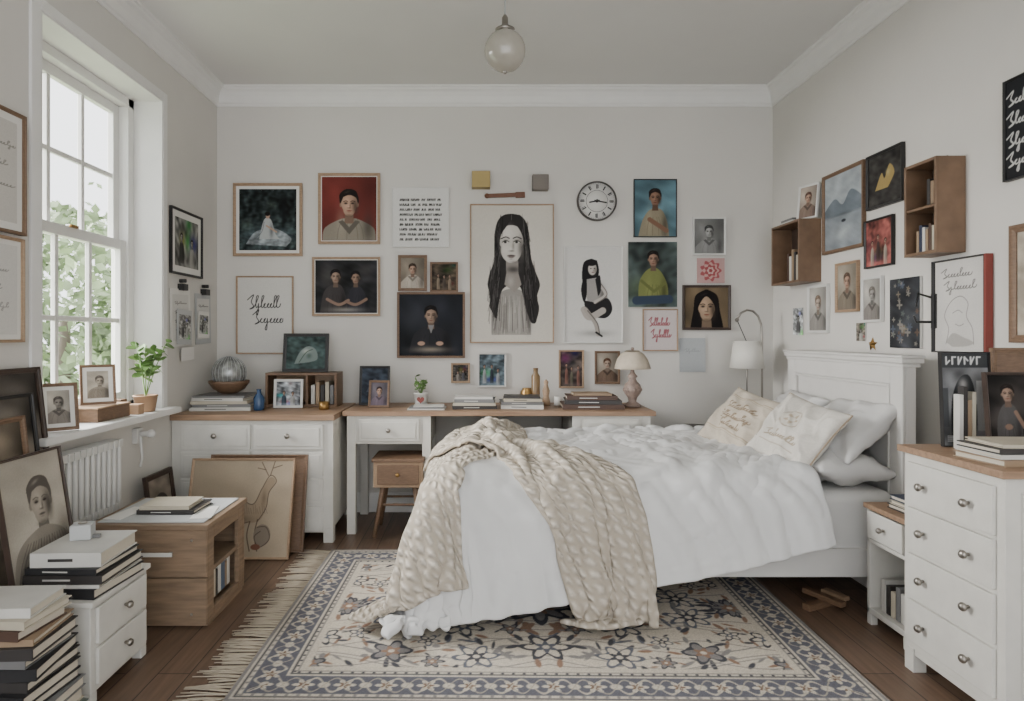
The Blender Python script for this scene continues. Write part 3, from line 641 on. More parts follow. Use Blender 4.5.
# ================================================================ RUG
def rug():
    W,D=2.3,1.56; nx,ny=540,366
    x,y=np.meshgrid(np.linspace(-W/2,W/2,nx),np.linspace(-D/2,D/2,ny)); a=np.zeros((ny,nx,3))
    cream=np.array((196,187,172))/255; slate=np.array((62,63,70))/255; mid=np.array((124,121,120))/255; rust=np.array((134,106,90))/255; blue=np.array((88,91,102))/255
    a[:]=cream
    def mix(m,c,al=1): 
        nonlocal a
        m=np.clip(m,0,1)[...,None]*al; a=a*(1-m)+m*c
    px=W/nx
    def ell(cx,cy,rx,ry,c,rot=0,al=1):
        ca,sa=math.cos(rot),math.sin(rot)
        for sx in(1,-1):
            for sy in(1,-1):
                X,Y=x*sx-cx,y*sy-cy; u=(X*ca+Y*sa)/rx; v=(-X*sa+Y*ca)/ry; mix((1-np.hypot(u,v))*min(rx,ry)/px+.5,c,al)
    def flower(cx,cy,r,n,c1,c2,c3,ph=0):
        for sx in(1,-1):
            for sy in(1,-1):
                X,Y=x*sx-cx,y*sy-cy; th=np.arctan2(Y,X)+ph; d=np.hypot(X,Y)
                w_=.06*r*np.sin(X*90+Y*60)
                mix((r*(.78+.22*np.cos(n*th))+w_-d)/px+.5,c1); mix((r*(.60+.2*np.cos(n*th))-d)/px+.5,c2); mix((r*(.34+.1*np.cos(n*th+math.pi))-d)/px+.5,c3); mix((r*.14-d)/px+.5,cream)
    ex=W/2-abs(x); ey=D/2-abs(y); e=np.minimum(ex,ey)
    def band(a0,a1,c): mix(np.minimum(e-a0,a1-e)/px+.5,c)
    s=np.where(ex<ey,y,x)
    rr=random.Random(5)
    for k in range(64):
        cx,cy=rr.uniform(0.02,.9),rr.uniform(.02,.53); ell(cx,cy,rr.uniform(.015,.045),rr.uniform(.006,.014),[slate,mid,blue,rust,mid][k%5],rr.uniform(0,3.1))
    for f,am,ph in((7,.05,0),(5.5,.07,1.4),(9,.04,2.2)):
        for off in(.18,.36,.5):
            d=abs(abs(y)-off-am*np.sin(f*abs(x)+ph+off*9)); mix((.0032-d)/px+.5,mid,.9)
    for (cx,cy,r,n,c) in ((0,.0,.16,8,0),(.34,.20,.09,6,1),(.62,.42,.085,5,0),(.66,.10,.10,7,2),(.28,.46,.09,6,2),(.92,.30,.07,6,1),(.92,.52,.06,5,0),(0,.38,.10,6,1),(.45,.0,.055,5,2),(.88,.0,.09,8,0),(.48,.33,.045,5,2),(.14,.22,.045,5,0),(.78,.27,.045,5,1),(.45,.5,.045,6,0)):
        c1,c2,c3=[(slate,mid,rust),(slate,cream,blue),(blue,cream,slate)][c]
        flower(cx,cy,r*1.1,n,c1,c2,c3,cx*7)
        for k in range(5):
            an=k*1.257+cx*3; ell(cx+math.cos(an)*r*1.35,cy+math.sin(an)*r*1.35,r*.32,r*.12,[slate,rust,mid][k%3],an+.4)
    mix((.235-e)/px+.5,cream*.97); 
    band(.0,.016,mid); band(.026,.034,slate); band(.05,.168,slate*1.4); band(.18,.188,slate); band(.2,.206,mid)
    v=(e-.109); per=.15; q=(np.mod(s+per/2,per)-per/2); th=np.arctan2(v,q); dd=np.hypot(q,v)
    ins=np.clip(np.minimum(e-.052,.166-e)/px+.5,0,1)
    mix(np.minimum((.042*(.75+.25*np.cos(6*th))-dd)/px+.5,ins),cream*.97); mix(np.minimum((.022*(.75+.25*np.cos(5*th))-dd)/px+.5,ins),rust*.8)
    q2=(np.mod(s,per)-per/2); mix(np.minimum((.018-np.hypot(q2*.8,v-.0))/px+.5,ins),cream*.95); mix(np.minimum((.006-abs(v-.045*np.sin(s*2*math.pi/per)))/px+.5,ins),cream*.9); mix(np.minimum((.004-abs(v+.045*np.sin(s*2*math.pi/per)))/px+.5,ins),cream*.8)
    q3=np.mod(s,.04)-.02; mix(np.minimum((.007-np.hypot(q3,e-.042))/px+.5,1),mid); mix((.006-np.hypot(q3,e-.194))/px+.5,slate)
    n=np.random.RandomState(1).rand(ny,nx); a*=(1-.08+.16*n[...,None]); a=a*.93+.07*cream
    a=np.clip(a,0,1); a=np.where(a<=.04045,a/12.92,((a+.055)/1.055)**2.4)
    z=np.full(x.shape,.010); V=np.stack([x,y,z],-1).reshape(-1,3)
    idx=np.arange(nx*ny).reshape(ny,nx); Fq=np.stack([idx[:-1,:-1],idx[:-1,1:],idx[1:,1:],idx[1:,:-1]],-1).reshape(-1,4)
    me=bpy.data.meshes.new('rug_pile'); me.from_pydata(V.tolist(),[],Fq.tolist()); at=me.color_attributes.new('Col','FLOAT_COLOR','POINT')
    at.data.foreach_set('color',np.concatenate([a.reshape(-1,3),np.ones((nx*ny,1))],1).ravel().astype(np.float32))
    me.materials.append(colmat('rug_wool',.95)); o=bpy.data.objects.new('pile',me); sc.collection.objects.link(o)
    b=MB(); FR=mat('rug_fringe',(180,169,151),.95); b.box(-W/2,W/2,-D/2,D/2,0,.0095,FR); r=random.Random(2)
    k=-D/2
    while k<D/2:
        bun=math.sin(k*60)*.014
        for q_ in range(4):
            dx=-(.15+r.uniform(-.05,.03)); dy=bun+r.uniform(-.018,.018)
            b.tube([(-W/2,k+r.uniform(-.005,.005),.006),(-W/2+dx*.5,k+dy*.5+r.uniform(-.004,.004),.007),(-W/2+dx,k+dy,.004)],[.0032,.003,.0022],FR,5)
        k+=.024
    fo=b.done('backing_and_fringe'); e_=bpy.data.objects.new('patterned_area_rug',None); sc.collection.objects.link(e_); o.parent=e_; fo.parent=e_
    e_.location=(.28,2.965,0); e_.rotation_euler=(0,0,math.radians(-.8))
rug()
# ================================================================ BACK-WALL PICTURES
def pb(name,x0,x1,y0,y1,fm,art,**k):
    M,w,h=onback(x0,x1,y0,y1); return picture(name,M,w,h,fm,art,**k)
def pr_(name,x0,x1,y0,y1,fm,art,**k):
    M,w,h=onright(x0,x1,y0,y1); return picture(name,M,w,h,fm,art,**k)
def pl(name,x0,x1,y0,y1,fm,art,**k):
    M,w,h=onleft(x0,x1,y0,y1); return picture(name,M,w,h,fm,art,**k)
skn=(176,140,118)
def dark_garden(w,h):
    c=Cv(w,h,(36,44,44)); c.noise(.4,22,4)
    for i in range(14): c.glow(random.uniform(-.6,.6),random.uniform(.35,1),.1,.09,random.choice([(22,28,28),(62,76,66),(50,62,62)]),.6)
    c.glow(.02,.22,.5,.2,(96,116,124),.8); c.poly(spl([(-.36,.1),(-.2,.3),(.1,.36),(.38,.2),(.3,.06)]),(124,132,136)); c.noise(.2,34,8); c.poly(spl([(-.14,.18),(-.06,.5),(.05,.5),(.12,.28),(.2,.18)]),(170,174,174)); c.glow(.06,.32,.04,.14,(90,94,98),.8); c.line(spl([(-.06,.46),(-.1,.3),(-.2,.2)]),.01,(80,86,90),.7)
    c.ell(.0,.565,.034,.048,skn); c.ell(-.005,.595,.042,.035,(24,20,18)); c.glow(.26,.6,.06,.2,(14,16,18),.9); c.line([(-.02,.4),(.14,.3)],.025,skn)
    return c.out()
pb('framed_garden_photo',233,302,183,256,WOODL,dark_garden,fw=.02,mt=.022,mcol=PAPER)
pb('framed_red_portrait',318,380,173,244,WOODL,lambda w,h:bust(w,h,(112,46,40),(182,144,120),(28,22,20),(134,126,112),s=.38,cy=.57),fw=.02,mt=.006,mcol=PAPER)
pb('typed_text_poster',392,449,187,247,WFR,lambda w,h:text_art(w,h,(208,207,203),(44,42,42),9,.12,.8,m=.12,seed=2),fw=.006,fd=.012)
pb('framed_woman_portrait',470,554,204,343,WOODL,big_portrait,fw=.009,fd=.02)
pb('framed_boy_painting',634,677,179,237,BLACK,lambda w,h:(lambda c:(c.noise(.14,9,2),torso(c,[(-.3,0),(-.22,.3),(-.08,.48),(.1,.48),(.2,.3),(.25,0)],(140,130,106)),c.line([(-.1,.3),(.2,.1)],.08,(126,92,72)),face(c,0,.68,.28,(146,108,86),(34,26,24)),c.out())[-1])(Cv(w,h,(88,122,134))),fw=.006)
pb('framed_calligraphy',236,293,276,354,WOODL,lambda w,h:script_art(w,h,(204,202,196),(50,48,50),[(.60,-.2,.17),(.4,-.13,.2)],seed=4,th=.011,amp=.1),fw=.01)
def duo(w,h):
    c=Cv(w,h,(34,34,36)); c.noise(.3,14,2); c.glow(-.35,.7,.3,.25,(80,78,76),.7); c.glow(.35,.8,.2,.15,(70,68,66),.6)
    torso(c,[(-.5,.0),(-.42,.4),(-.24,.54),(-.08,.5),(.02,.2),(.0,.0)],(62,58,58)); face(c,-.2,.68,.24,(158,130,110),(26,22,22))
    torso(c,[(.04,.0),(.06,.4),(.2,.52),(.34,.4),(.46,.0)],(46,46,52)); face(c,.18,.66,.22,(150,120,100),(24,20,20))
    c.line(spl([(-.36,.26),(-.14,.16),(.04,.24)]),.055,(140,112,96)); c.line(spl([(.38,.26),(.18,.16),(0,.22)]),.055,(134,106,90)); c.glow(0,.06,.4,.06,(150,146,138),.8); return c.out()
pb('framed_couple_photo',312,380,257,316,WOODL,duo,fw=.016,mt=.006,mcol=PAPER)
pb('framed_child_photo',398,427,255,291,WOODM,lambda w,h:bust(w,h,(126,116,102),skn,(50,38,30),(170,160,146)),fw=.02)
pb('framed_group_photo',430,458,262,292,WOODM,lambda w,h:figures(w,h,(66,56,46),3,[(134,118,98),(80,70,62)],seed=2),fw=.014)
pb('framed_writer_portrait',397,465,292,358,WOODM,lambda w,h:(lambda c:(c.noise(.2,9,3),c.glow(-.3,.6,.2,.3,(56,60,66),.6),torso(c,[(-.36,.05),(-.28,.34),(-.1,.48),(.1,.48),(.28,.34),(.36,.05)],(40,40,44)),face(c,0,.65,.27,(156,128,108),(22,18,18)),c.poly([(-.05,.5),(.05,.5),(0,.36)],(126,126,126)),c.glow(-.02,.1,.34,.06,(136,126,112),.9),c.ell(.14,.2,.06,.035,skn),c.ell(-.16,.2,.06,.035,skn),c.out())[-1])(Cv(w,h,(32,34,40))),fw=.016)
pb('framed_seated_girl_drawing',564,623,246,343,WFR,girl_seated,fw=.008)
pb('green_jumper_painting',628,677,242,307,None,lambda w,h:(lambda c:(c.noise(.3,14,5),c.glow(-.2,.3,.25,.2,(82,98,70),.7),torso(c,[(-.22,.12),(-.2,.4),(-.07,.58),(.09,.58),(.22,.36),(.24,.12)],(116,122,66)),c.line([(-.25,.1),(.25,.12)],.13,(50,62,82)),face(c,.01,.73,.22,(152,118,98),(30,24,22)),c.line([(-.17,.4),(.02,.24),(.18,.36)],.045,(98,104,54)),c.out())[-1])(Cv(w,h,(60,70,68))),fd=.02)
pb('framed_grey_sketch',693,726,217,255,WFR,lambda w,h:bust(w,h,(118,118,116),(164,164,160),(60,60,60),(130,130,128)),fw=.012)
def rosette(w,h):
    c=Cv(w,h,(186,148,144)); th=np.arctan2(c.y-.5,c.x); d=np.hypot(c.x,c.y-.5)
    for k,(r,cl) in enumerate(((.44,(164,78,82)),(.34,(194,152,144)),(.26,(158,70,74)),(.16,(196,164,156)),(.08,(150,60,66)))): c.mix((r*(.88+.12*np.cos((9-k)*th))-d)/c.px+.5,cl)
    return c.out()
pb('red_rosette_print',697,725,258,283,None,rosette,fd=.01)
pb('framed_face_painting',683,731,285,330,WOODD,lambda w,h:(lambda c:(c.noise(.1,7,3),face(c,0,.5,.66,(176,146,118),(22,18,18),long=.9),c.out())[-1])(Cv(w,h,(104,88,66))),fw=.018)
pb('framed_pink_lettering',643,678,309,351,WOODL,lambda w,h:script_art(w,h,(200,188,186),(156,84,92),[(.62,-.26,.2),(.32,-.2,.24)],seed=9,th=.024,amp=.12),fw=.008)
pb('pale_note_card',680,706,338,372,None,lambda w,h:script_art(w,h,(172,176,178),(140,144,146),[(.6,-.2,.2)],seed=3,th=.01),fd=.004)
pb('small_framed_photo',451,470,363,383,WOODL,lambda w,h:figures(w,h,(70,66,62),2,[(134,126,118),(80,80,86)],seed=6),fw=.014)
pb('framed_street_print',478,506,353,387,WFR,lambda w,h:figures(w,h,(86,100,108),3,[(150,154,156),(54,60,68)],seed=8),fw=.01)
pb('framed_flower_print',559,584,350,388,WOODL,lambda w,h:figures(w,h,(76,66,62),3,[(134,92,80),(106,102,84)],seed=12),fw=.012)
pb('framed_book_print',595,620,351,384,WOODM,lambda w,h:bust(w,h,(150,140,126),(172,148,130),(80,54,38),(104,84,70)),fw=.014)
def wallblock(name,x0,x1,y0,y1,d,m):
    M,w,h=onback(x0,x1,y0,y1); b=MB(); b.M=M; b.box(-w/2,w/2,-h/2,h/2,0,d,m); return b.done(name,.003)
wallblock('gold_wall_block',472,490,173,189,.08,mat('gold_leaf',(160,140,88),.45,metal=.3)); wallblock('grey_wall_block',532,548,176,191,.07,mat('grey_stone',(112,105,98),.6))
PEG=mat('peg_wood',(106,70,50))
M,w,h=onback(487,525,192,198); b=MB(); b.M=M@R(2,'Z'); b.box(-w/2,w/2*.55,-.014,.014,0,.02,PEG); b.box(w/2*.5,w/2,-.022,.018,0,.024,PEG); b.sphere((-w/2,0,.01),.018,PEG); b.done('wooden_coat_peg',.003)
# clock
M,w,h=onback(577,617,181,221); b=MB(); b.M=M; r=w/2
b.lathe([(r,0),(r,.02),(r*.98,.028),(r*.93,.028),(r*.92,.02),(r*.92,.012)],(0,0,0),mat('clock_rim',(70,66,62),.4),48); b.lathe([(r*.92,.010),(r*.92,.014),(.001,.014)],(0,0,0),PAPER,48)
for i in range(12):
    a=i*math.pi/6
    with b.at(R(-math.degrees(a),'Z')):
        b.box(-.0045,.0045,r*.62,r*.84,.014,.016,BLACK)
        if i%3!=1: b.box(.008,.012,r*.64,r*.82,.014,.016,BLACK)
for i in range(60):
    if i%5: 
        with b.at(R(i*6,'Z')): b.box(-.0008,.0008,r*.86,r*.9,.014,.0155,BLACK)
for a,l in((-100,.5),(100,.4)):
    with b.at(R(a,'Z')): b.box(-.005,.005,-.02,r*l,.018,.021,BLACK)
b.lathe([(r*.55,.0143),(r*.55,.0155),(r*.53,.0155)],(0,0,0),BLACK,32) ; b.lathe([(r*.53,.0150),(r*.53,.0162),(.001,.0162)],(0,0,0),PAPER,32); b.lathe([(.012,.01),(.012,.026)],(0,0,0),BLACK,16)
b.done('wall_clock')
# ================================================================ LEFT WALL
pl('framed_left_photo',171,202,212,276,BLACK,lambda w,h:figures(w,h,(104,104,100),2,[(54,54,52),(150,148,142)],skin=(150,144,138),seed=3),fw=.014,mt=.04,mcol=PAPER)
picture('framed_drawing_print',basis((0,1,0),(1,0,0),(XL+.003,2.44,1.92)),.38,.49,WOODM,lambda w,h:script_art(w,h,(196,192,184),(120,116,110),[(.75,-.3,.3),(.55,-.3,.2),(.35,-.3,.3)],seed=15,th=.008,amp=.03),fw=.014,mt=.03,mcol=PAPER)
picture('framed_drawing_print',basis((0,1,0),(1,0,0),(XL+.003,2.42,1.45)),.40,.42,WOODL,lambda w,h:script_art(w,h,(204,202,196),(130,126,122),[(.7,-.3,.3),(.5,-.3,.2),(.3,-.2,.3)],seed=5,th=.008,amp=.035),fw=.012,mt=.02,mcol=PAPER)
def hanging(name,yc,z,ws,col):
    b=MB()
    for k,(w,h,dz,dy) in enumerate(ws):
        b.M=basis((0,1,0),(1,0,0),(XL+.006+k*.012,yc+dy,z+dz))@R((-1)**k*2,'Z'); b.box(-w/2,w/2,-h/2,h/2,0,.003,col[k]); 
        if k==1: b.art(w*.8,h*.7,.004,figures(w,h,(140,140,136),2,[(80,80,80),(170,170,166)],skin=(150,144,138),seed=k))
        elif k==0: b.art(w*.8,h*.8,.004,script_art(w,h,(206,204,198),(120,118,114),[(.8,-.25,.25),(.6,-.25,.2),(.4,-.25,.2),(.2,-.2,.2)],seed=3,th=.01,amp=.03))
    b.M=basis((0,1,0),(1,0,0),(XL+.003,yc,z+ws[0][1]/2)); b.box(-.03,.03,-.01,.03,0,.04,BLACK); b.lathe([(.012,0),(.012,.04)],(0,.05,0),BLACK,12)
    b.done(name)
hanging('pinned_paper_sheets',4.02,1.38,[(.27,.36,0,0),(.2,.22,-.06,.03),(.17,.08,-.23,.05)],[PAPER,CARD,PAPER]); hanging('pinned_paper_sheets',4.35,1.38,[(.24,.34,0,0),(.17,.18,-.04,-.02)],[CARD,PAPER])
# radiator
b=MB(); RW=mat('radiator_enamel',(202,201,197),.35,var=.02)
for i in range(11):
    y=2.73+i*.043
    for xx in(XL+.05,XL+.1):
        b.tube([(xx,y,.42),(xx,y,.74)],.0135,RW,10)
    b.box(XL+.035,XL+.115,y-.017,y+.017,.415,.45,RW); b.box(XL+.035,XL+.115,y-.017,y+.017,.72,.755,RW)
b.box(XL,XL+.04,2.85,2.87,.5,.53,RW); b.box(XL,XL+.04,3.08,3.10,.5,.53,RW)
b.tube([(XL+.075,2.75,.44),(XL+.075,3.22,.44),(XL+.075,3.22,0)],.011,RW); b.tube([(XL+.075,2.75,.44),(XL+.075,2.71,.44),(XL+.075,2.71,0)],.011,RW)
b.done('column_radiator',.006)
b=MB(); b.box(XL,XL+.03,3.47,3.53,.68,.76,RW); b.tube([(XL+.03,3.5,.73),(XL+.08,3.5,.73)],.016,RW); b.sphere((XL+.09,3.5,.73),.024,RW); b.tube([(XL+.03,3.5,.73),(XL+.04,3.5,.6),(XL+.03,3.5,.55)],.008,RW); b.done('radiator_valve',.003)
def leanleft(name,y,xb,tilt,w,h,fm,art,zb=.002,roll=0,**k):
    M=T((xb,y,zb))@R(90,'Z')@R(-tilt,'X')@basis((1,0,0),(0,-1,0),(0,0,0))@T((0,h/2,0)); return picture(name,M,w,h,fm,art,**k)
leanleft('leaning_dark_canvas',2.40,-1.735,6.5,.58,1.14,WOODD,lambda w,h:scene_art(w,h,(84,78,72),[('glow',0,.5,.2,.3,(126,114,98))],noise=.3),fw=.022,fd=.024)
leanleft('leaning_framed_canvas',2.31,-1.705,6.5,.56,1.04,BLACK,lambda w,h:scene_art(w,h,(104,97,88),[('glow',.1,.6,.15,.2,(146,134,118))],noise=.3),fw=.014,fd=.024)
leanleft('leaning_wood_panel',2.22,-1.675,6.5,.54,.96,WOODM,lambda w,h:scene_art(w,h,(124,111,94),[('glow',.1,.7,.2,.2,(150,134,112))],noise=.25),fw=.02,fd=.022)
def sketch(w,h):
    c=Cv(w,h,(170,162,148),res=.0028); c.noise(.06,9,2); k=(70,64,60)
    face(c,.06,.62,.34,(160,150,136),(84,78,72)); torso(c,[(-.36,.0),(-.26,.3),(-.04,.42),(.14,.42),(.32,.3),(.4,.0)],(134,126,114))
    for i in range(16): c.line(spl([(-.3+i*.045,.04),(-.24+i*.04,.2),(-.14+i*.03,.34)]),.006,k,.6)
    return c.out()
leanleft('leaning_framed_drawing',2.33,-1.575,9,.34,.48,WOODD,sketch,zb=.362,fw=.010,fd=.02)
leanleft('leaning_dark_frame',3.60,-1.75,7,.30,.50,WOODD,lambda w,h:scene_art(w,h,(130,120,108),[('ell',0,.6,.2,.2,(70,66,62))]),fw=.03)
def deer(w,h):
    c=Cv(w,h,(158,142,120),res=.0028); c.noise(.05,7,1); k=(84,70,58)
    c.poly(spl([(-.36,.42),(-.22,.56),(0,.58),(.14,.54),(.22,.7),(.3,.82),(.36,.78),(.3,.66),(.28,.5),(.2,.36),(-.1,.34),(-.3,.32)]),(138,120,98),.8); c.glow(-.05,.38,.2,.05,(100,84,68),.7); c.glow(.25,.6,.03,.1,(106,90,72),.7)
    c.line(spl([(-.4,.2),(-.36,.42),(-.22,.56),(0,.58),(.14,.54),(.22,.7),(.3,.84),(.37,.78),(.3,.66),(.28,.5),(.2,.36)]),.008,k)
    for x,y in((-.34,.36),(-.26,.34),(.12,.36),(.2,.38)): c.line(spl([(x,y),(x-.02,.22),(x+.02,.06)]),.01,k)
    c.line(spl([(-.26,.34),(-.05,.32),(.12,.36)]),.007,k)
    for i in range(26): c.line(spl([(-.32+i*.024,.52+.03*math.sin(i*1.7)),(-.30+i*.024,.44)]),.005,k,.5)
    for q in((.28,.84,.2,.98),(.3,.84,.34,.99),(.25,.9,.16,.92),(.33,.92,.42,.95)): c.line([(q[0],q[1]),(q[2],q[3])],.008,k)
    c.ell(.26,.22,.09,.11,(124,112,98)); c.line(spl([(.2,.3),(.3,.3),(.34,.18),(.24,.1),(.18,.2),(.24,.26)]),.008,k); c.ell(.2,.1,.05,.03,(116,76,60)); c.ell(-.15,.2,.06,.05,(108,98,82))
    return c.out()
def leanchest(name,x,y,tilt,w,h,fm,art,yaw=0,**k):
    return picture(name,stand(x,y,.002,h,yaw,tilt),w,h,fm,art,**k)
leanchest('leaning_wood_board',-1.31,3.74,12,.58,.56,WOODM,None,fw=.02,fd=.02)
leanchest('leaning_animal_drawing',-1.37,3.62,15,.60,.56,WOODL,deer,fw=.012,fd=.022)

# ================================================================ RIGHT WALL
def lake(w,h):
    c=Cv(w,h,(156,164,168)); c.poly(spl([(-.5,.5),(-.2,.68),(0,.58),(.2,.74),(.5,.55),(.5,.45),(-.5,.45)]),(104,114,122)); c.rect(-.5,.5,0,.46,(128,136,142)); c.glow(0,.2,.3,.15,(166,172,174),.7); c.glow(0,.45,.5,.02,(78,86,92),.7); c.ell(.02,.36,.05,.02,(40,44,50)); c.noise(.05,20,2); return c.out()
pr_('framed_lake_painting',823,864,169,251,WOODM,lake,fw=.02)
pr_('framed_yellow_bird_print',867,903,150,206,BLACK,lambda w,h:scene_art(w,h,(54,52,50),[('poly',spl([(-.3,.3),(-.1,.62),(0,.5),(.15,.75),(.3,.55),(.1,.3)],4),(160,136,80)),('glow',.1,.6,.08,.08,(176,158,104))],noise=.2),fw=.014)
pr_('framed_red_print',865,893,218,267,BLACK,lambda w,h:figures(w,h,(128,70,64),3,[(158,146,130),(70,54,52)],seed=5),fw=.01)
pr_('framed_sepia_photo',836,858,262,312,WOODL,lambda w,h:bust(w,h,(152,142,126),skn,(80,62,50),(118,108,94)),fw=.014)
pr_('framed_pale_photo',808,828,285,333,WFR,lambda w,h:bust(w,h,(170,166,158),(180,162,146),(110,92,78),(134,130,124)),fw=.016)
pr_('framed_sketch_card',862,882,277,322,WFR,lambda w,h:bust(w,h,(166,162,154),(150,146,140),(100,94,88),(124,118,112)),fw=.012)
def botan(w,h):
    c=Cv(w,h,(56,58,62)); c.noise(.2,12,2); r=random.Random(4)
    for _ in range(34):
        x,y=r.uniform(-.27,.27),r.uniform(.04,.96); cl=r.choice([(124,112,94),(92,100,94),(134,128,118),(100,78,64),(80,88,102)]); n=r.choice([4,5,6]); th=np.arctan2(c.y-y,c.x-x); d=np.hypot(c.x-x,c.y-y); q=r.uniform(.03,.07)
        c.mix((q*(.7+.3*np.cos(n*th))-d)/c.px+.5,cl,.85)
    return c.out()
pr_('botanical_poster',890,920,278,348,None,botan,fd=.012)
pr_('small_postcard',792,802,308,335,None,lambda w,h:figures(w,h,(150,152,152),1,[(80,80,80)],skin=(140,136,132),seed=1),fd=.004)
pr_('small_postcard',855,864,323,341,None,lambda w,h:figures(w,h,(110,102,92),1,[(160,160,152)],skin=(140,136,132),seed=2),fd=.004)
def linedraw(w,h):
    c=Cv(w,h,(198,195,189),res=.0028); k=(92,88,86); c.noise(.02,9,3)
    script_rows(c,k,[(.82,-.24,.14),(.68,-.2,.2)],17,.009,.055)
    c.line(spl([(-.2,.08),(-.16,.25),(-.22,.4),(-.12,.55),(.02,.6),(.12,.52),(.1,.38),(.18,.25),(.2,.08)]),.006,k); c.line(spl([(-.1,.42),(-.02,.45),(.04,.42)]),.005,k); c.line(spl([(-.06,.3),(0,.28),(.06,.3)]),.005,k)
    c.poly(spl([(-.2,.1),(-.1,.2),(.05,.16),(.2,.1),(.1,.06),(-.1,.05)]),(150,146,140),.7)
    return c.out()
M,w,h=onright(935,988,258,353)
pic=picture('framed_lettering_board',M,w,h,BLACK,linedraw,fw=.006,fd=.03)
b=MB(); b.M=M; b.box(w/2,w/2+.012,-h/2,h/2,0,.03,mat('red_edge',(120,52,44))); so_=b.done('red_edge_strip'); so_.parent=pic
def chalk(w,h):
    return script_art(w,h,(34,35,38),(196,196,192),[(.76,-.46,-.05),(.55,-.46,.36),(.34,-.46,.3),(.14,-.46,.2)],seed=6,th=.016,amp=.075)
picture('chalkboard_sign',basis((0,-1,0),(-1,0,0),(XR-.003,2.36,2.08)),.40,.40,BLACK,chalk,fw=.006)
picture('framed_wooden_print',basis((0,-1,0),(-1,0,0),(XR-.003,2.38,1.47)),.30,.46,WOODM,lambda w,h:scene_art(w,h,(162,152,136),[('glow',0,.5,.2,.3,(120,104,86))]),fw=.03)
def boxshelf(name,y0,y1,z0,z1,p,shelf,items):
    b=MB(); t=.014; W_=mat('shelf_walnut',(112,88,68),.5,var=.2,scale=12); x1=XR-.001; x0=XR-p
    b.box(x0,x1,y0,y0+t,z0,z1,W_); b.box(x0,x1,y1-t,y1,z0,z1,W_); b.box(x0,x1,y0+t,y1-t,z1-t,z1,W_); b.box(x0,x1,y0+t,y1-t,z0,z0+t,W_); b.box(x1-.008,x1,y0+t,y1-t,z0+t,z1-t,WOODD)
    if shelf: b.box(x0+.004,x1-.008,y0+t,y1-t,(z0+z1)/2-.006,(z0+z1)/2+.006,W_)
    for (zb,ya,w,h,m) in items: b.box(x0+.02,x1-.02,ya,ya+w,zb,zb+h,m)
    b.tube([(XR-.004,(y0+y1)/2-.02,z1),(XR-.004,(y0+y1)/2,z1+.03),(XR-.004,(y0+y1)/2+.02,z1)],.003,BLACK,6)
    b.done(name,.002)
it=[(1.644,2.80+i*.020,.016,.10+.012*(i%3),COV[c]) for i,c in enumerate(('dark','cream','brown','tan','white','navy','tan'))]+[(1.852,2.80+i*.024,.019,.09+.012*(i%3),COV[c]) for i,c in enumerate(('brown','tan','dark'))]
boxshelf('wall_box_shelf',2.78,2.99,1.63,2.05,.13,True,it)
it=[(1.614,4.0+i*.03,.024,.16+.02*(i%3),COV[c]) for i,c in enumerate(('cream','dark','tan','white','brown'))]
boxshelf('wall_box_shelf',3.95,4.32,1.6,1.99,.14,False,it)
picture('small_standing_frame',T((2.06,4.0,1.992))@R(-70,'Z')@R(-6,'X')@basis((1,0,0),(0,-1,0),(0,0,0))@T((0,.11,0)),.15,.22,WFR,lambda w,h:bust(w,h,(164,150,136),skn,(80,56,48),(124,104,92)),fw=.012,fd=.015)
b=MB(); b.M=T((2.05,4.2,1.992)); b.box(-.03,.03,-.09,.09,0,.02,COV['white']); b.box(-.028,.028,-.08,.07,.02,.035,COV['grey']); b.done('small_books')
b=MB(); b.M=basis((0,-1,0),(-1,0,0),(XR-.003,3.43,1.22)); p=[]
for i in range(10):
    r=.04 if i%2==0 else .016; a=math.pi/2+i*math.pi/5; p.append((r*math.cos(a),r*math.sin(a)))
b.add([(x,y,0) for x,y in p]+[(0,0,.02)],[(i,(i+1)%10,10) for i in range(10)]+[tuple(range(10))],BRASS); b.done('star_ornament')
b=MB(); b.box(XR-.02,XR-.001,2.93,2.97,1.30,1.46,BLACK); b.tube([(XR-.02,2.95,1.44),(XR-.09,2.95,1.46),(XR-.1,2.95,1.40)],.006,BLACK); b.tube([(XR-.02,2.95,1.33),(XR-.1,2.95,1.33),(XR-.11,2.95,1.36)],.006,BLACK); b.done('wall_coat_hook',.002)

# ================================================================ SMALL ITEMS
def stack(name,x,y,z,specs,seed=0,deck=None):
    r=random.Random(seed); b=MB()
    for (w,d,h,c) in specs:
        b.M=T((x+r.uniform(-.008,.008),y+r.uniform(-.008,.008),z))@R(r.uniform(-6,6),'Z'); m=COV[c]; t=.0035
        b.box(-w/2,w/2,-d/2,d/2,0,t,m); b.box(-w/2,w/2,-d/2,d/2,h-t,h,m); b.box(-w/2,w/2,-d/2,-d/2+t,t,h-t,m); b.box(-w/2+.006,w/2-.006,-d/2+t,d/2-.006,t,h-t,PAGES)
        lb=COV['white'] if c in('black','dark','brown','navy','grey') else COV['dark']
        if h>.018: b.box(-w*.25,w*.1,-d/2-.0006,-d/2,h*.4,h*.6,lb)
        z+=h+.0008
    o=b.done(name); return z
stack('book_stack',-.02,4.26,.786,[(.29,.2,.022,'dark'),(.28,.19,.018,'cream'),(.26,.19,.022,'grey'),(.25,.17,.014,'white')],1)
stack('book_stack',.29,4.27,.786,[(.28,.2,.026,'white'),(.27,.19,.02,'grey'),(.25,.18,.02,'cream'),(.24,.18,.012,'dark')],2)
stack('book_stack',.76,4.28,.786,[(.40,.24,.03,'brown'),(.37,.22,.026,'dark'),(.33,.2,.026,'brown'),(.25,.16,.014,'tan')],3)
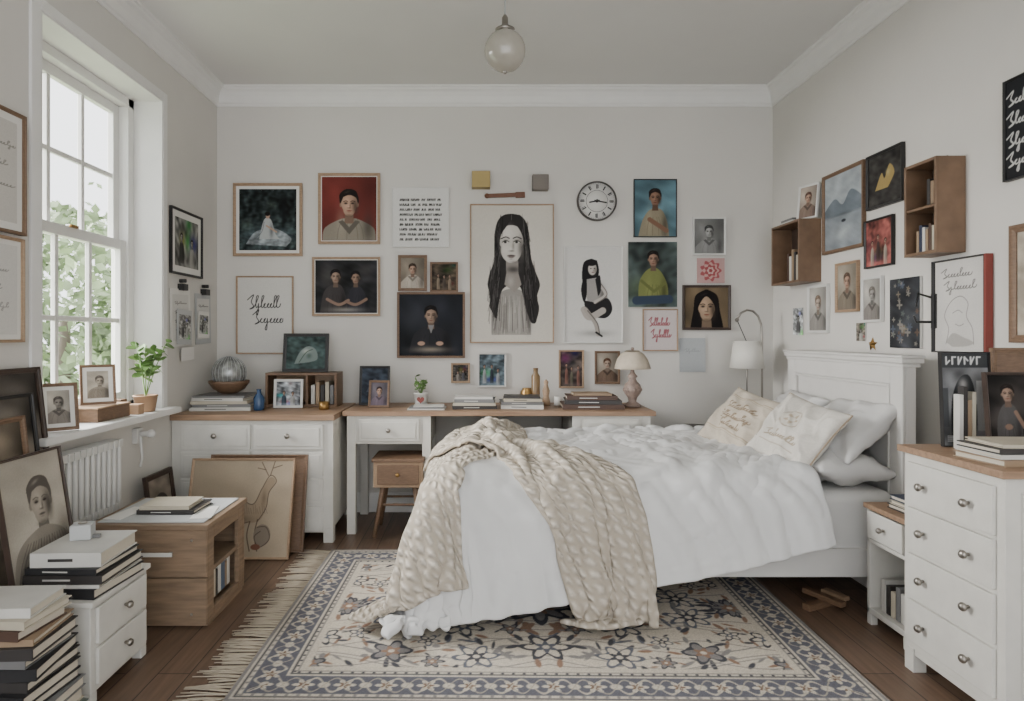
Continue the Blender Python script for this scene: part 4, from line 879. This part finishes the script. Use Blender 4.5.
stack('loose_papers',-.33,4.22,.786,[(.24,.18,.008,'white'),(.22,.17,.006,'grey'),(.2,.15,.006,'white')],4)
zz=stack('book_stack',-1.655,4.22,.786,[(.38,.3,.022,'white'),(.36,.29,.02,'grey'),(.35,.3,.018,'cream'),(.34,.29,.02,'white'),(.33,.28,.012,'grey')],5)
stack('book_stack',-1.42,2.99,.457,[(.26,.2,.02,'dark'),(.22,.17,.018,'cream')],6)
b=MB(); b.M=T((-1.25,2.93,.4565))@R(12,'Z'); b.box(-.045,.045,-.1,.1,0,.003,PAPER); b.M=T((-1.60,2.92,.4565))@R(-9,'Z'); b.box(-.04,.04,-.1,.1,0,.003,PAPER); b.done('loose_paper_sheets')
stack('book_stack',-1.46,1.99,.0,[(.32,.26,.045,'white'),(.34,.26,.03,'green'),(.31,.25,.04,'cream'),(.33,.25,.035,'grey'),(.30,.24,.03,'black'),(.31,.25,.035,'black'),(.29,.24,.03,'dark'),(.31,.24,.035,'black'),(.28,.22,.025,'grey'),(.29,.23,.035,'dark'),(.27,.22,.02,'tan'),(.24,.2,.03,'brown'),(.25,.2,.025,'cream'),(.23,.18,.03,'white')],8)
zz2=stack('book_stack',-1.44,2.35,.361,[(.27,.29,.035,'black'),(.26,.28,.012,'white'),(.27,.28,.03,'dark'),(.25,.27,.022,'black'),(.24,.26,.05,'white')],9)
b=MB(); b.M=T((-1.47,2.38,zz2))@R(15,'Z'); b.box(-.035,.035,-.03,.03,0,.055,CARD); b.box(-.01,.06,-.012,.012,.0,.012,COV['grey']); b.lathe([(.016,0),(.016,.006)],(0,0,.055),STEEL,14); b.done('small_camera_box',.004)
# bowl + glass globe
b=MB(); b.lathe([(.05,0),(.06,.006),(.1,.03),(.128,.07),(.13,.085),(.122,.085),(.09,.04),(.02,.02),(.001,.018)],(-1.66,4.27,zz),WOODM,28); b.done('wooden_bowl')
b=MB(); GL=mat('wire_glass_ball',(140,142,140),.25,metal=.35,var=.5,scale=30); b.sphere((-1.66,4.27,zz+.137),.110,GL,n=32)
for i in range(12):
    a=math.pi*i/12; b.tube([(-1.66+.1115*math.sin(t)*math.cos(a),4.27+.1115*math.sin(t)*math.sin(a),zz+.137+.1115*math.cos(t)) for t in np.linspace(0,2*math.pi,33)],.0012,CARD,5)
b.done('glass_wire_globe')
# open wooden box
b=MB(); x0,x1,y0,y1,z0,z1=-1.43,-.95,4.3,4.5,.786,1.015; t=.016
b.box(x0,x1,y0,y1,z0,z0+t,WOODM); b.box(x0,x1,y0,y1,z1-t,z1,WOODM); b.box(x0,x0+t,y0,y1,z0+t,z1-t,WOODM); b.box(x1-t,x1,y0,y1,z0+t,z1-t,WOODM); b.box(x0,x1,y1-.006,y1,z0+t,z1-t,WOODL); b.box(-1.16,-1.145,y0,y1,z0+t,z1-t,WOODM)
for i,c in enumerate(('white','tan','dark','cream','grey')): b.box(-1.13+i*.032,-1.105+i*.032,y0+.03,y1-.02,z0+t,z0+t+.13+.02*(i%2),COV[c])
b.done('wooden_open_box',.002)
picture('small_white_frame',stand(-1.26,4.25,.786,.19,4,8),.19,.19,WFR,lambda w,h:figures(w,h,(130,134,138),2,[(60,74,88),(160,160,156)],seed=7),fw=.016,fd=.014)
picture('framed_flower_photo',stand(-1.18,4.38,1.016,.265,0,8),.31,.265,BLACK,lambda w,h:scene_art(w,h,(58,74,72),[('poly',spl([(-.35,.15),(-.2,.5),(.05,.7),(.3,.6),(.36,.3),(.1,.2)]),(116,130,126)),('glow',0,.55,.15,.1,(164,172,164)),('glow',.1,.4,.1,.1,(80,98,90)),('line',spl([(-.2,.2),(0,.5),(.2,.6)]),.02,(60,78,60))],noise=.2),fw=.022)
b=MB(); NB=mat('blue_glass',(50,76,110),.2); b.lathe([(.03,0),(.034,.01),(.034,.08),(.014,.11),(.014,.13),(.018,.135)],(-1.41,4.12,.786),NB,18); b.done('blue_bottle')
b=MB(); b.lathe([(.03,0),(.034,.005),(.034,.05),(.03,.05),(.03,.01)],(-1.0,4.16,.786),BRASS,18); b.done('brass_candle_holder')
picture('desk_dark_frame',stand(-.715,4.42,.786,.27,0,9),.21,.27,BLACK,lambda w,h:scene_art(w,h,(54,62,74),[('poly',spl([(-.25,.3),(0,.7),(.25,.4)]),(76,84,98)),('rect',-.2,.2,.1,.3,(40,46,54))],noise=.2),fw=.016)
picture('desk_photo_frame',stand(-.66,4.27,.786,.18,-6,9),.14,.18,WOODM,lambda w,h:bust(w,h,(92,86,94),skn,(40,30,30),(100,88,100)),fw=.014)
def plant(name,x,y,z,pr,ph,hgt,nl,spread,pot,ls=.03,seed=0,extra=None):
    r=random.Random(seed); b=MB(); b.lathe([(pr*.72,0),(pr*.8,.004),(pr,ph),(pr*1.04,ph),(pr*1.04,ph+.008),(pr*.9,ph+.008),(pr*.88,ph-.012),(.001,ph-.012)],(x,y,z),pot,24)
    zb=z+ph-.01
    for s in range(7):
        a=s*.95+r.random(); tip=Vector((x+math.cos(a)*spread*r.uniform(.3,1),y+math.sin(a)*spread*r.uniform(.3,1),zb+hgt*r.uniform(.55,1)))
        base=Vector((x,y,zb)); mid=base.lerp(tip,.5)+Vector((0,0,hgt*.12)); pts=[base*(1-t)**2+mid*2*t*(1-t)+tip*t*t for t in np.linspace(0,1,8)]
        b.tube(pts,[.003]*7+[.0015],LEAF,6)
        for k in range(nl//6):
            t=.35+.65*(k+1)/(nl//6); p=base*(1-t)**2+mid*2*t*(1-t)+tip*t*t; aa=r.uniform(0,6.3); sz=ls*r.uniform(.7,1.2)
            q=Matrix.Rotation(aa,3,'Z')@Matrix.Rotation(r.uniform(-.9,.6),3,'Y')@Matrix.Rotation(r.uniform(-.8,.8),3,'X')
            L_=[(0,0,0),(.5,-.5,.06),(1.0,-.62,.05),(1.55,-.4,-.03),(1.9,0,-.12),(1.55,.4,-.03),(1.0,.62,.05),(.5,.5,.06),(1.0,0,-.05)]
            b.add([p+q@(Vector(v)*sz) for v in L_],[(0,1,8),(1,2,8),(2,3,8),(3,4,8),(4,5,8),(5,6,8),(6,7,8),(7,0,8)],LEAF,True)
    if extra: extra(b)
    return b.done(name,recalc=False)
def heart(b):
    b.M=T((-.385,4.285,.835))@basis((1,0,0),(0,-1,0),(0,0,0)); p=[(.0016*16*math.sin(t)**3,.0016*(13*math.cos(t)-5*math.cos(2*t)-2*math.cos(3*t)-math.cos(4*t)),0) for t in np.linspace(0,2*math.pi,24,endpoint=False)]
    b.add([(x,y,.0) for x,y,_ in p],[tuple(range(24))],COV['red'])
plant('small_potted_plant',-.385,4.34,.786,.05,.085,.13,30,.06,PORC,.02,3,heart)
plant('potted_window_plant',-1.87,3.60,WZ0+.03,.062,.085,.32,60,.13,TERRA,.034,5)
b=MB(); AM=mat('amber_glass',(122,98,66),.3); b.lathe([(.028,0),(.03,.01),(.03,.2),(.016,.22),(.016,.25),(.02,.255)],(.40,4.44,.786),AM,18); b.done('amber_bottle')
b=MB(); b.lathe([(.024,0),(.03,.02),(.02,.06),(.026,.1),(.012,.14),(.018,.16),(.001,.18)],(.47,4.42,.786),WOODL,16); b.done('carved_figurine')
b=MB(); b.lathe([(.03,0),(.045,.03),(.045,.09),(.03,.11),(.034,.115)],(.34,4.46,.786),BRASS,18); b.done('small_brass_jar')
b=MB(); b.lathe([(.02,0),(.022,.002),(.022,.06),(.02,.06)],(.545,4.4,.786),PORC,16); b.done('white_candle')
# table lamp
b=MB(); c=(1.045,4.33,.786); LB=mat('lamp_ceramic',(138,120,110),.5,var=.25,scale=40)
b.lathe([(.055,0),(.058,.01),(.04,.025),(.025,.035),(.03,.06),(.052,.09),(.06,.12),(.05,.15),(.03,.17),(.022,.19),(.034,.205),(.02,.22),(.012,.235),(.012,.27)],c,LB,24,fl=.05)
for k in range(8):
    a=k*math.pi/4; b.sphere((c[0]+.05*math.cos(a),c[1]+.05*math.sin(a),c[2]+.115),.016,LB,n=8)
SH=mat('lamp_fabric',(190,178,160),.9,var=.08,scale=30)
b.lathe([(.118,.255),(.114,.275),(.10,.32),(.075,.355),(.045,.375),(.042,.38),(.072,.352),(.097,.318),(.111,.275),(.114,.258)],c,SH,48,fl=.02); b.sphere((c[0],c[1],c[2]+.39),.012,LB,n=10)
b.done('table_lamp')
# floor lamp
b=MB(); Yl=4.40; xp=(762-478)*Yl/F; k=Yl/F
def LP(px,py): return ((px-478)*k,Yl,CZ-(py-335)*k)
b.lathe([(.13,0),(.13,.015),(.02,.03),(.012,.04)],(xp,Yl,0),BLACK,28)
pts=[(xp,Yl,.03),(xp,Yl,1.1),LP(762,335)]+[LP(*q) for q in((761,324),(758,316),(753,311),(747,310),(741,313),(737,319))]
b.tube(pts,.0075,STEEL,10); b.sphere(LP(737,320),.014,STEEL,n=12)
sx=(747-478)*k; FS=mat('white_lampshade',(214,211,203),.9,var=.02)
z0=CZ-(368-335)*k; z1=CZ-(341-335)*k
b.lathe([(.112,z0),(.088,z1),(.085,z1),(.109,z0)],(sx,Yl,0),FS,36); b.tube([(sx,Yl,z1-.02),(sx,Yl,z0-.05),(sx,Yl,z0-.2),(xp,Yl,z0-.24)],.006,STEEL); b.tube([(sx-.09,Yl,z1-.01),(sx+.09,Yl,z1-.01)],.003,STEEL); b.sphere((sx,Yl,z1-.08),.035,mat('bulb_glass',(240,235,220),.4),n=14)
b.tube([LP(737,320),(sx-.005,Yl,z1+.0)],.003,BLACK,6)
b.done('arc_floor_lamp')
b=MB(); b.lathe([(.15,.62),(.15,.64)],(1.50,4.40,0),WOODD,28); b.lathe([(.02,.02),(.018,.62)],(1.50,4.40,0),WOODD,12); b.lathe([(.12,0),(.12,.02)],(1.50,4.40,0),WOODD,24); b.done('round_side_table',.003)
# pendant
b=MB(); px_,py_=.135,3.2; pz=2.69; GLB=mat('opal_glass',(164,159,148),.15,var=.12,scale=6,coat=.6)
b.sphere((px_,py_,pz),.104,GLB,n=36); b.lathe([(.045,.0),(.05,.012),(.03,.025),(.016,.035),(.016,.07),(.008,.085)],(px_,py_,pz+.095),STEEL,24); b.tube([(px_,py_,pz+.17),(px_,py_,H-.02)],.004,CARD,8); b.lathe([(.055,0),(.06,.03),(.06,.038)],(px_,py_,H-.038),TRIM,28); b.sphere((px_,py_,pz-.104),.012,STEEL,n=10)
b.done('pendant_light')
# sill
picture('sill_photo_frame',stand(-1.87,2.86,WZ0+.031,.215,42,16),.15,.215,WOODM,lambda w,h:bust(w,h,(180,172,160),(142,134,126),(80,74,70),(130,122,114)),fw=.014,mt=.018,mcol=PAPER)
b=MB(); b.box(-2.03,-1.86,3.13,3.42,WZ0+.03,WZ0+.095,WOODM); b.box(-2.035,-1.855,3.125,3.425,WZ0+.095,WZ0+.103,WOODL); b.done('wooden_keepsake_box',.003)
picture('sill_photo_frame',stand(-1.94,3.27,WZ0+.104,.205,38,14),.16,.205,WOODM,sketch,fw=.012,mt=.02,mcol=PAPER)
b=MB(); b.box(-1.90,-1.83,3.45,3.51,WZ0+.03,WZ0+.085,TERRA); b.box(-1.99,-1.93,3.46,3.52,WZ0+.03,WZ0+.11,WOODM); b.done('small_wooden_boxes',.003)
# dresser-top items
z=.851
def mag(w,h):
    c=Cv(w,h,(118,119,121),res=.0024); c.noise(.25,15,3); c.rect(-.28,.28,.84,1,(60,62,64)); 
    for i in range(6): x=-.19+i*.065; c.line([(x,.88),(x,.955)],.018,(206,206,204)); c.line([(x,.955 if i%2 else .88),(x+.035,.955 if i%3 else .917)],.016,(206,206,204))
    c.poly(spl([(-.16,.1),(-.14,.5),(-.06,.72),(.04,.76),(.1,.6),(.12,.3),(.1,.1)]),(48,50,52)); c.glow(-.02,.66,.06,.08,(176,172,168),.9); c.rect(.12,.2,.16,.7,(170,170,170),.8); c.rect(-.24,-.18,.2,.62,(64,66,68),.8); c.line([(.0,.1),(.02,.55)],.02,(190,190,188))
    for i in range(4): c.line([(-.2,.1-.018*i),(.06+.05*(i%3),.1-.018*i)],.008,(200,200,200))
    return c.out()
picture('standing_art_book',stand(1.835,2.41,z,.355,-2,3),.18,.355,BLACK,mag,fw=.004,fd=.02)
def fig(w,h):
    c=Cv(w,h,(44,40,38),res=.0026); c.noise(.35,8,2); torso(c,[(-.16,.02),(-.14,.4),(-.05,.6),(.07,.6),(.16,.4),(.18,.02)],(76,73,72)); face(c,.01,.74,.22,(148,120,102),(30,24,22)); c.line([(.1,.5),(.2,.3)],.05,(126,100,84)); c.ell(.0,.3,.05,.04,(126,100,84)); return c.out()
picture('standing_figure_portrait',stand(1.90,2.29,z,.285,-4,6),.15,.285,WOODD,fig,fw=.010)
picture('standing_wood_panel',stand(2.03,2.43,z,.37,-12,3),.14,.37,WOODM,None,fw=.02)
# row of upright books between the art book and the portrait
b=MB(); xx=1.765
for k,(cn,hh) in enumerate((('white',.20),('dark',.23),('tan',.18),('cream',.21))):
    b.box(xx,xx+.014,2.345,2.375,z,z+hh*.0+.0+hh,COV[cn]); xx+=.0155
b.done('upright_books')
zt_=stack('book_stack',1.79,2.13,z,[(.27,.2,.022,'tan'),(.26,.19,.014,'white'),(.25,.18,.018,'dark'),(.23,.17,.012,'cream')],11)
b=MB(); b.lathe([(.03,0),(.035,.01),(.036,.06),(.025,.075),(.022,.09)],(1.98,2.2,z),mat('smoky_jar',(90,86,84),.3),18); b.done('small_glass_jar')
stack('book_stack',1.86,2.67,.531,[(.2,.16,.02,'dark'),(.19,.15,.016,'cream'),(.18,.14,.02,'navy')],12)
b=MB(); b.M=T((1.62,3.0,0))@R(25,'Z'); b.box(-.12,.12,-.02,.02,.0,.03,WOODM); b.box(-.02,.02,-.1,.1,.031,.055,WOODM); b.box(.06,.1,-.06,.06,.031,.05,WOODL); b.done('wooden_offcuts',.003)

# ================================================================ LIGHT
w=bpy.data.worlds.new('World'); sc.world=w; w.use_nodes=True; bg=w.node_tree.nodes['Background']
bg.inputs['Color'].default_value=(.95,.97,1,1); bg.inputs['Strength'].default_value=3.4
sun=bpy.data.lights.new('daylight','SUN'); sun.energy=32; sun.angle=math.radians(60); sun.color=(1,.985,.96)
so=bpy.data.objects.new('daylight',sun); sc.collection.objects.link(so); so.location=(-6,3,5)
so.rotation_euler=Vector((1,-.03,-.45)).to_track_quat('-Z','Y').to_euler()
cam=bpy.data.cameras.new('camera'); co=bpy.data.objects.new('camera',cam); sc.collection.objects.link(co); sc.camera=co
co.location=(0,0,CZ); co.rotation_euler=(math.radians(90),0,0); cam.sensor_width=36; cam.lens=36*F/1024; cam.shift_x=34/1024; cam.shift_y=-15.5/1024; cam.clip_start=.05
